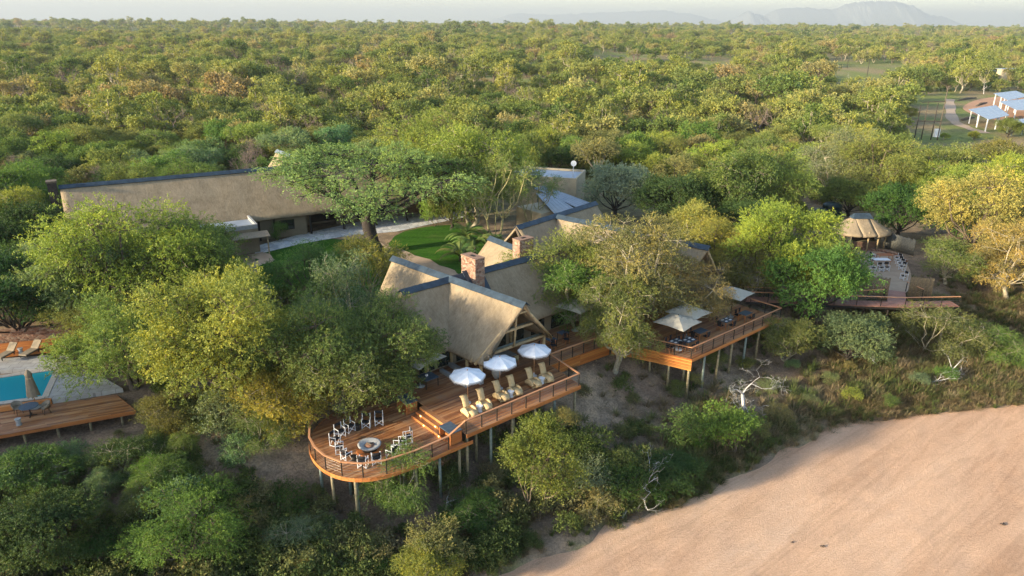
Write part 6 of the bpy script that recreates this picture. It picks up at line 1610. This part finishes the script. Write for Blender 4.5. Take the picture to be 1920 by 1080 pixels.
# ------------------------------------------------------------------ ground cover
def tuft(name, seed, n, h, w_, col, spread, mat='leaf', lab='', cat='grass tuft', curve=.5):
    rng = np.random.default_rng(seed); vs = []; fs = []
    for i in range(n):
        a = rng.random() * 6.283; r = spread * rng.random() ** .7 * .4; b = np.array([math.cos(a) * r, math.sin(a) * r, 0]); o_ = np.array([math.cos(a), math.sin(a), 0]) * rng.uniform(.2, 1) * spread * curve * 2; hh = h * rng.uniform(.5, 1.1); s = np.array([-math.sin(a), math.cos(a), 0]) * w_
        m_ = b + o_ * .35 + np.array([0, 0, hh * .65]); t = b + o_ + np.array([0, 0, hh]); k = len(vs); vs += [b - s, b + s, m_ + s * .7, m_ - s * .7, t + s * .1, t - s * .1]; fs += [(k, k + 1, k + 2, k + 3), (k + 3, k + 2, k + 4, k + 5)]
    me = np_mesh(name, np.array(vs), np.array(fs), [M[mat]], np.clip(.5 + rng.normal(size=len(fs)) * .2, 0, 1)); return me
def cover_mat(name, stops):
    m, n, o = newmat(name); at = N(n, 'ShaderNodeAttribute', attribute_name='tint').outputs['Fac']; oi = N(n, 'ShaderNodeObjectInfo')
    f = noise(n, mapping(n, oi.outputs['Location'], (.16, .16, .1)), 1.0, 3)
    k = math_(n, 'ADD', math_(n, 'MULTIPLY', oi.outputs['Random'], .35), math_(n, 'MULTIPLY', f, .65)); c = ramp(n, stops, k)
    c = mixc(n, c, ramp(n, [(0, (.55, .6, .6)), (.5, (1, 1, 1)), (1, (1.45, 1.3, 1.0))], at), 1.0, 'MULTIPLY')
    p = N(n, 'ShaderNodeBsdfPrincipled'); n.links.new(c, p.inputs['Base Color']); p.inputs['Roughness'].default_value = .7; p.inputs['Specular IOR Level'].default_value = .1
    t = N(n, 'ShaderNodeBsdfTranslucent'); n.links.new(c, t.inputs[0]); mx = N(n, 'ShaderNodeMixShader'); mx.inputs[0].default_value = .25; n.links.new(p.outputs[0], mx.inputs[1]); n.links.new(t.outputs[0], mx.inputs[2]); n.links.new(mx.outputs[0], o.inputs[0]); return m
M['cover'] = cover_mat('green_cover', [(.25, (.065, .095, .030)), (.45, (.11, .145, .042)), (.6, (.17, .175, .07)), (.75, (.27, .22, .12))])
M['drygrass'] = cover_mat('dry_grass', [(.25, (.14, .12, .06)), (.5, (.25, .19, .11)), (.75, (.36, .29, .18))])
rs2 = np.random.RandomState(5)
cg = []; cdry = []; cgr = []
NX = 110000; AX = rs2.uniform(-48, 66, NX); AY = rs2.uniform(22, 76, NX); AD = bank(AX, AY); A1 = fbm(AX * .16, AY * .16, 91); AR = rs2.rand(NX, 3)
for i in np.where((AD > -.3) & (AD < 19))[0]:
    x, y, d, n1 = AX[i], AY[i], AD[i], A1[i]; px, py = proj((x, y, -3))
    if not (-60 < px < 1980 and py < 1150): continue
    u, v = UV((x, y))
    if v > 4.5 and -22 < u < 26: continue
    bare_ = -1.5 < u < 9.5 and v > -6.5 and d > 4.0              # the bare slope between the decks
    dens = np.interp(d, [-.3, .6, 3, 7, 10, 19], [.35, 1.0, .95, .6, .28, .10]) * np.clip((n1 - .26) * 5, .1, 1)
    if bare_: dens *= .2
    if px > 1230: dens *= .8
    if (520 < px < 1060 and py < 960 and d > 3.5) or (140 < px < 520 and 770 < py < 900): dens *= .18
    if px > 1560 and d < 14: dens = max(dens, .8)
    if AR[i, 0] > dens: continue
    hgt = np.interp(d, [0, 2, 8, 19], [.8, 1.25, 1.0, .6]); r = AR[i, 1]
    (cdry if (r < .28 + .35 * (n1 < .42) + .25 * bare_ or (px > 1560 and r < .7) or (px > 1150 and r < .45)) else (cgr if px > 1230 else cg)).append((x, y, 0, hgt if px < 1230 else hgt * 1.2))
print('cover', len(cg), len(cdry))
gs = []; ds = []
for i, (h, n, sp2) in enumerate([(.45, 46, .45), (.6, 40, .55), (.35, 50, .6)]):
    me = tuft('grass_tuft', 100 + i, n, h, .022, None, sp2, 'cover'); q = P(1480 + 40 * i, 800 - 14 * i, -4.8); o = link('grass_tuft', me, None, (q[0], q[1], gz(q[0], q[1]))); tag(o, ['short green grass tuft nearest the white dead tree', 'tall green grass tuft in the middle of the right bank', 'low spreading green grass tuft further along the right bank'][i], 'grass tuft', 'green grass tufts on the bank'); gs.append(o)
S = species('leafy', 140, .8, .05, .62, 5, 4, 9, 5, .11, .07, .2, .1, upb=.3, rt=.02, stems=2, cr=(1.6, 2.4), twigs=0, single=True, crown_mat='cover')
q = P(1440, 830, -4.8); o = link('low_bush', S['me'], None, (q[0], q[1], gz(q[0], q[1]))); tag(o, 'low leafy green plant in the thicket above the sand', 'bush'); gs.append(o)
S = species('leafy2', 141, 1.1, .05, .75, 5, 4, 10, 5, .13, .06, .3, .2, upb=.4, rt=.02, stems=2, cr=(1.6, 2.4), twigs=0, single=True, crown_mat='cover')
q = P(1230, 920, -4.8); o = link('low_bush', S['me'], None, (q[0], q[1], gz(q[0], q[1]))); tag(o, 'low leafy plant below the dark green bush by the sand', 'bush'); gs.append(o)
for i, (h, n, sp2) in enumerate([(.5, 44, .5), (.32, 40, .6)]):
    me = tuft('dry_tuft', 110 + i, n, h, .016, None, sp2, 'drygrass'); q = P(1640 + 60 * i, 735, -4.3); o = link('dry_tuft', me, None, (q[0], q[1], gz(q[0], q[1]))); tag(o, ['taller', 'shorter'][i] + ' straw coloured grass tuft on the right bank', 'grass tuft', 'dry grass tufts on the bank'); ds.append(o)
for nm, pts, src, lb in (('bank_grass', cgr, gs[:3], 'green grass and weeds on the right hand bank above the sand'), ('bank_vegetation', cg, gs, 'green grass and low leafy plants covering the river bank'), ('dry_grass', cdry, ds, 'dry straw coloured grass on the bare parts of the bank')):
    q = np.array(pts); q[:, 2] = ground(q[:, 0], q[:, 1]) - .05; scatter(nm, q, src, lb, smin=.7, smax=1.35)
# tall dry reed clumps
for (x, y, s, l_) in [(1118, 925, 1.6, 'tall straw coloured reed clump beside the tall shaggy bush'), (1290, 640, .5, 'small dry clump'), (1860, 705, 1.3, 'dry reed clump at the right edge of the bank')][:1]:
    q = P(x, y, -4.8); me = tuft('reeds', 120, 160, 1.3, .014, None, .9, 'drygrass', curve=.45); o = link('reed_clump', me, None, (q[0], q[1], gz(q[0], q[1])), None, (s, s, s)); tag(o, l_, 'reeds')
# fallen leaves and stones on the litter slope
q = []
for _ in range(9000):
    x = rs2.uniform(-45, 45); y = rs2.uniform(28, 72); d = float(bank(np.array([x]), np.array([y]))[0])
    if 1 < d < 19: q.append((x, y, 0, rs2.uniform(.4, 1.4)))
q = np.array(q); q[:, 2] = ground(q[:, 0], q[:, 1])
ls = []
for i in range(2):
    rr = np.random.default_rng(i); c = rr.normal(size=(14, 3)) * [.35, .35, 0] + [0, 0, .03]; vs = []; fs = []
    for p in c:
        a = rr.random() * 6.28; s = rr.uniform(.03, .07); k = len(vs); dx = np.array([math.cos(a), math.sin(a), .3]) * s; dy = np.array([-math.sin(a), math.cos(a), .1]) * s * .6; vs += [p - dx, p + dy, p + dx, p - dy]; fs.append((k, k + 1, k + 2, k + 3))
    me = np_mesh('litter', np.array(vs), np.array(fs), [M['drygrass']], np.clip(rr.normal(size=len(fs)) * .3 + .5, 0, 1)); p = P(1180 + 30 * i, 770, -3); o = link('leaf_litter', me, None, (p[0], p[1], gz(p[0], p[1]))); tag(o, 'scatter of dry leaves on the bare slope', None, None, 'stuff'); ls.append(o)
scatter('fallen_leaves', q, ls, 'dry fallen leaves scattered over the brown slope')

# ------------------------------------------------------------------ haze
mh = bpy.data.materials.new('haze'); mh.use_nodes = True; n = mh.node_tree; n.nodes.clear(); out = n.nodes.new('ShaderNodeOutputMaterial'); vp = n.nodes.new('ShaderNodeVolumePrincipled')
vp.inputs['Color'].default_value = (.46, .50, .56, 1); vp.inputs['Density'].default_value = .000108; vp.inputs['Anisotropy'].default_value = .1; n.links.new(vp.outputs[0], out.inputs['Volume'])
HAZE = True
if HAZE:
    hz = MB().box((0, 14600, 270), (70000, 34000, 600)); ho = hz.build('haze', mh); tag(ho, kind='stuff')
print('objects', len(bpy.data.objects))
_t = {o.data.name: sum(len(p.vertices) - 2 for p in o.data.polygons) for o in bpy.data.objects if o.type == 'MESH'}
print('triangles', sum(_t.values()), sorted(_t.items(), key=lambda q: -q[1])[:14])
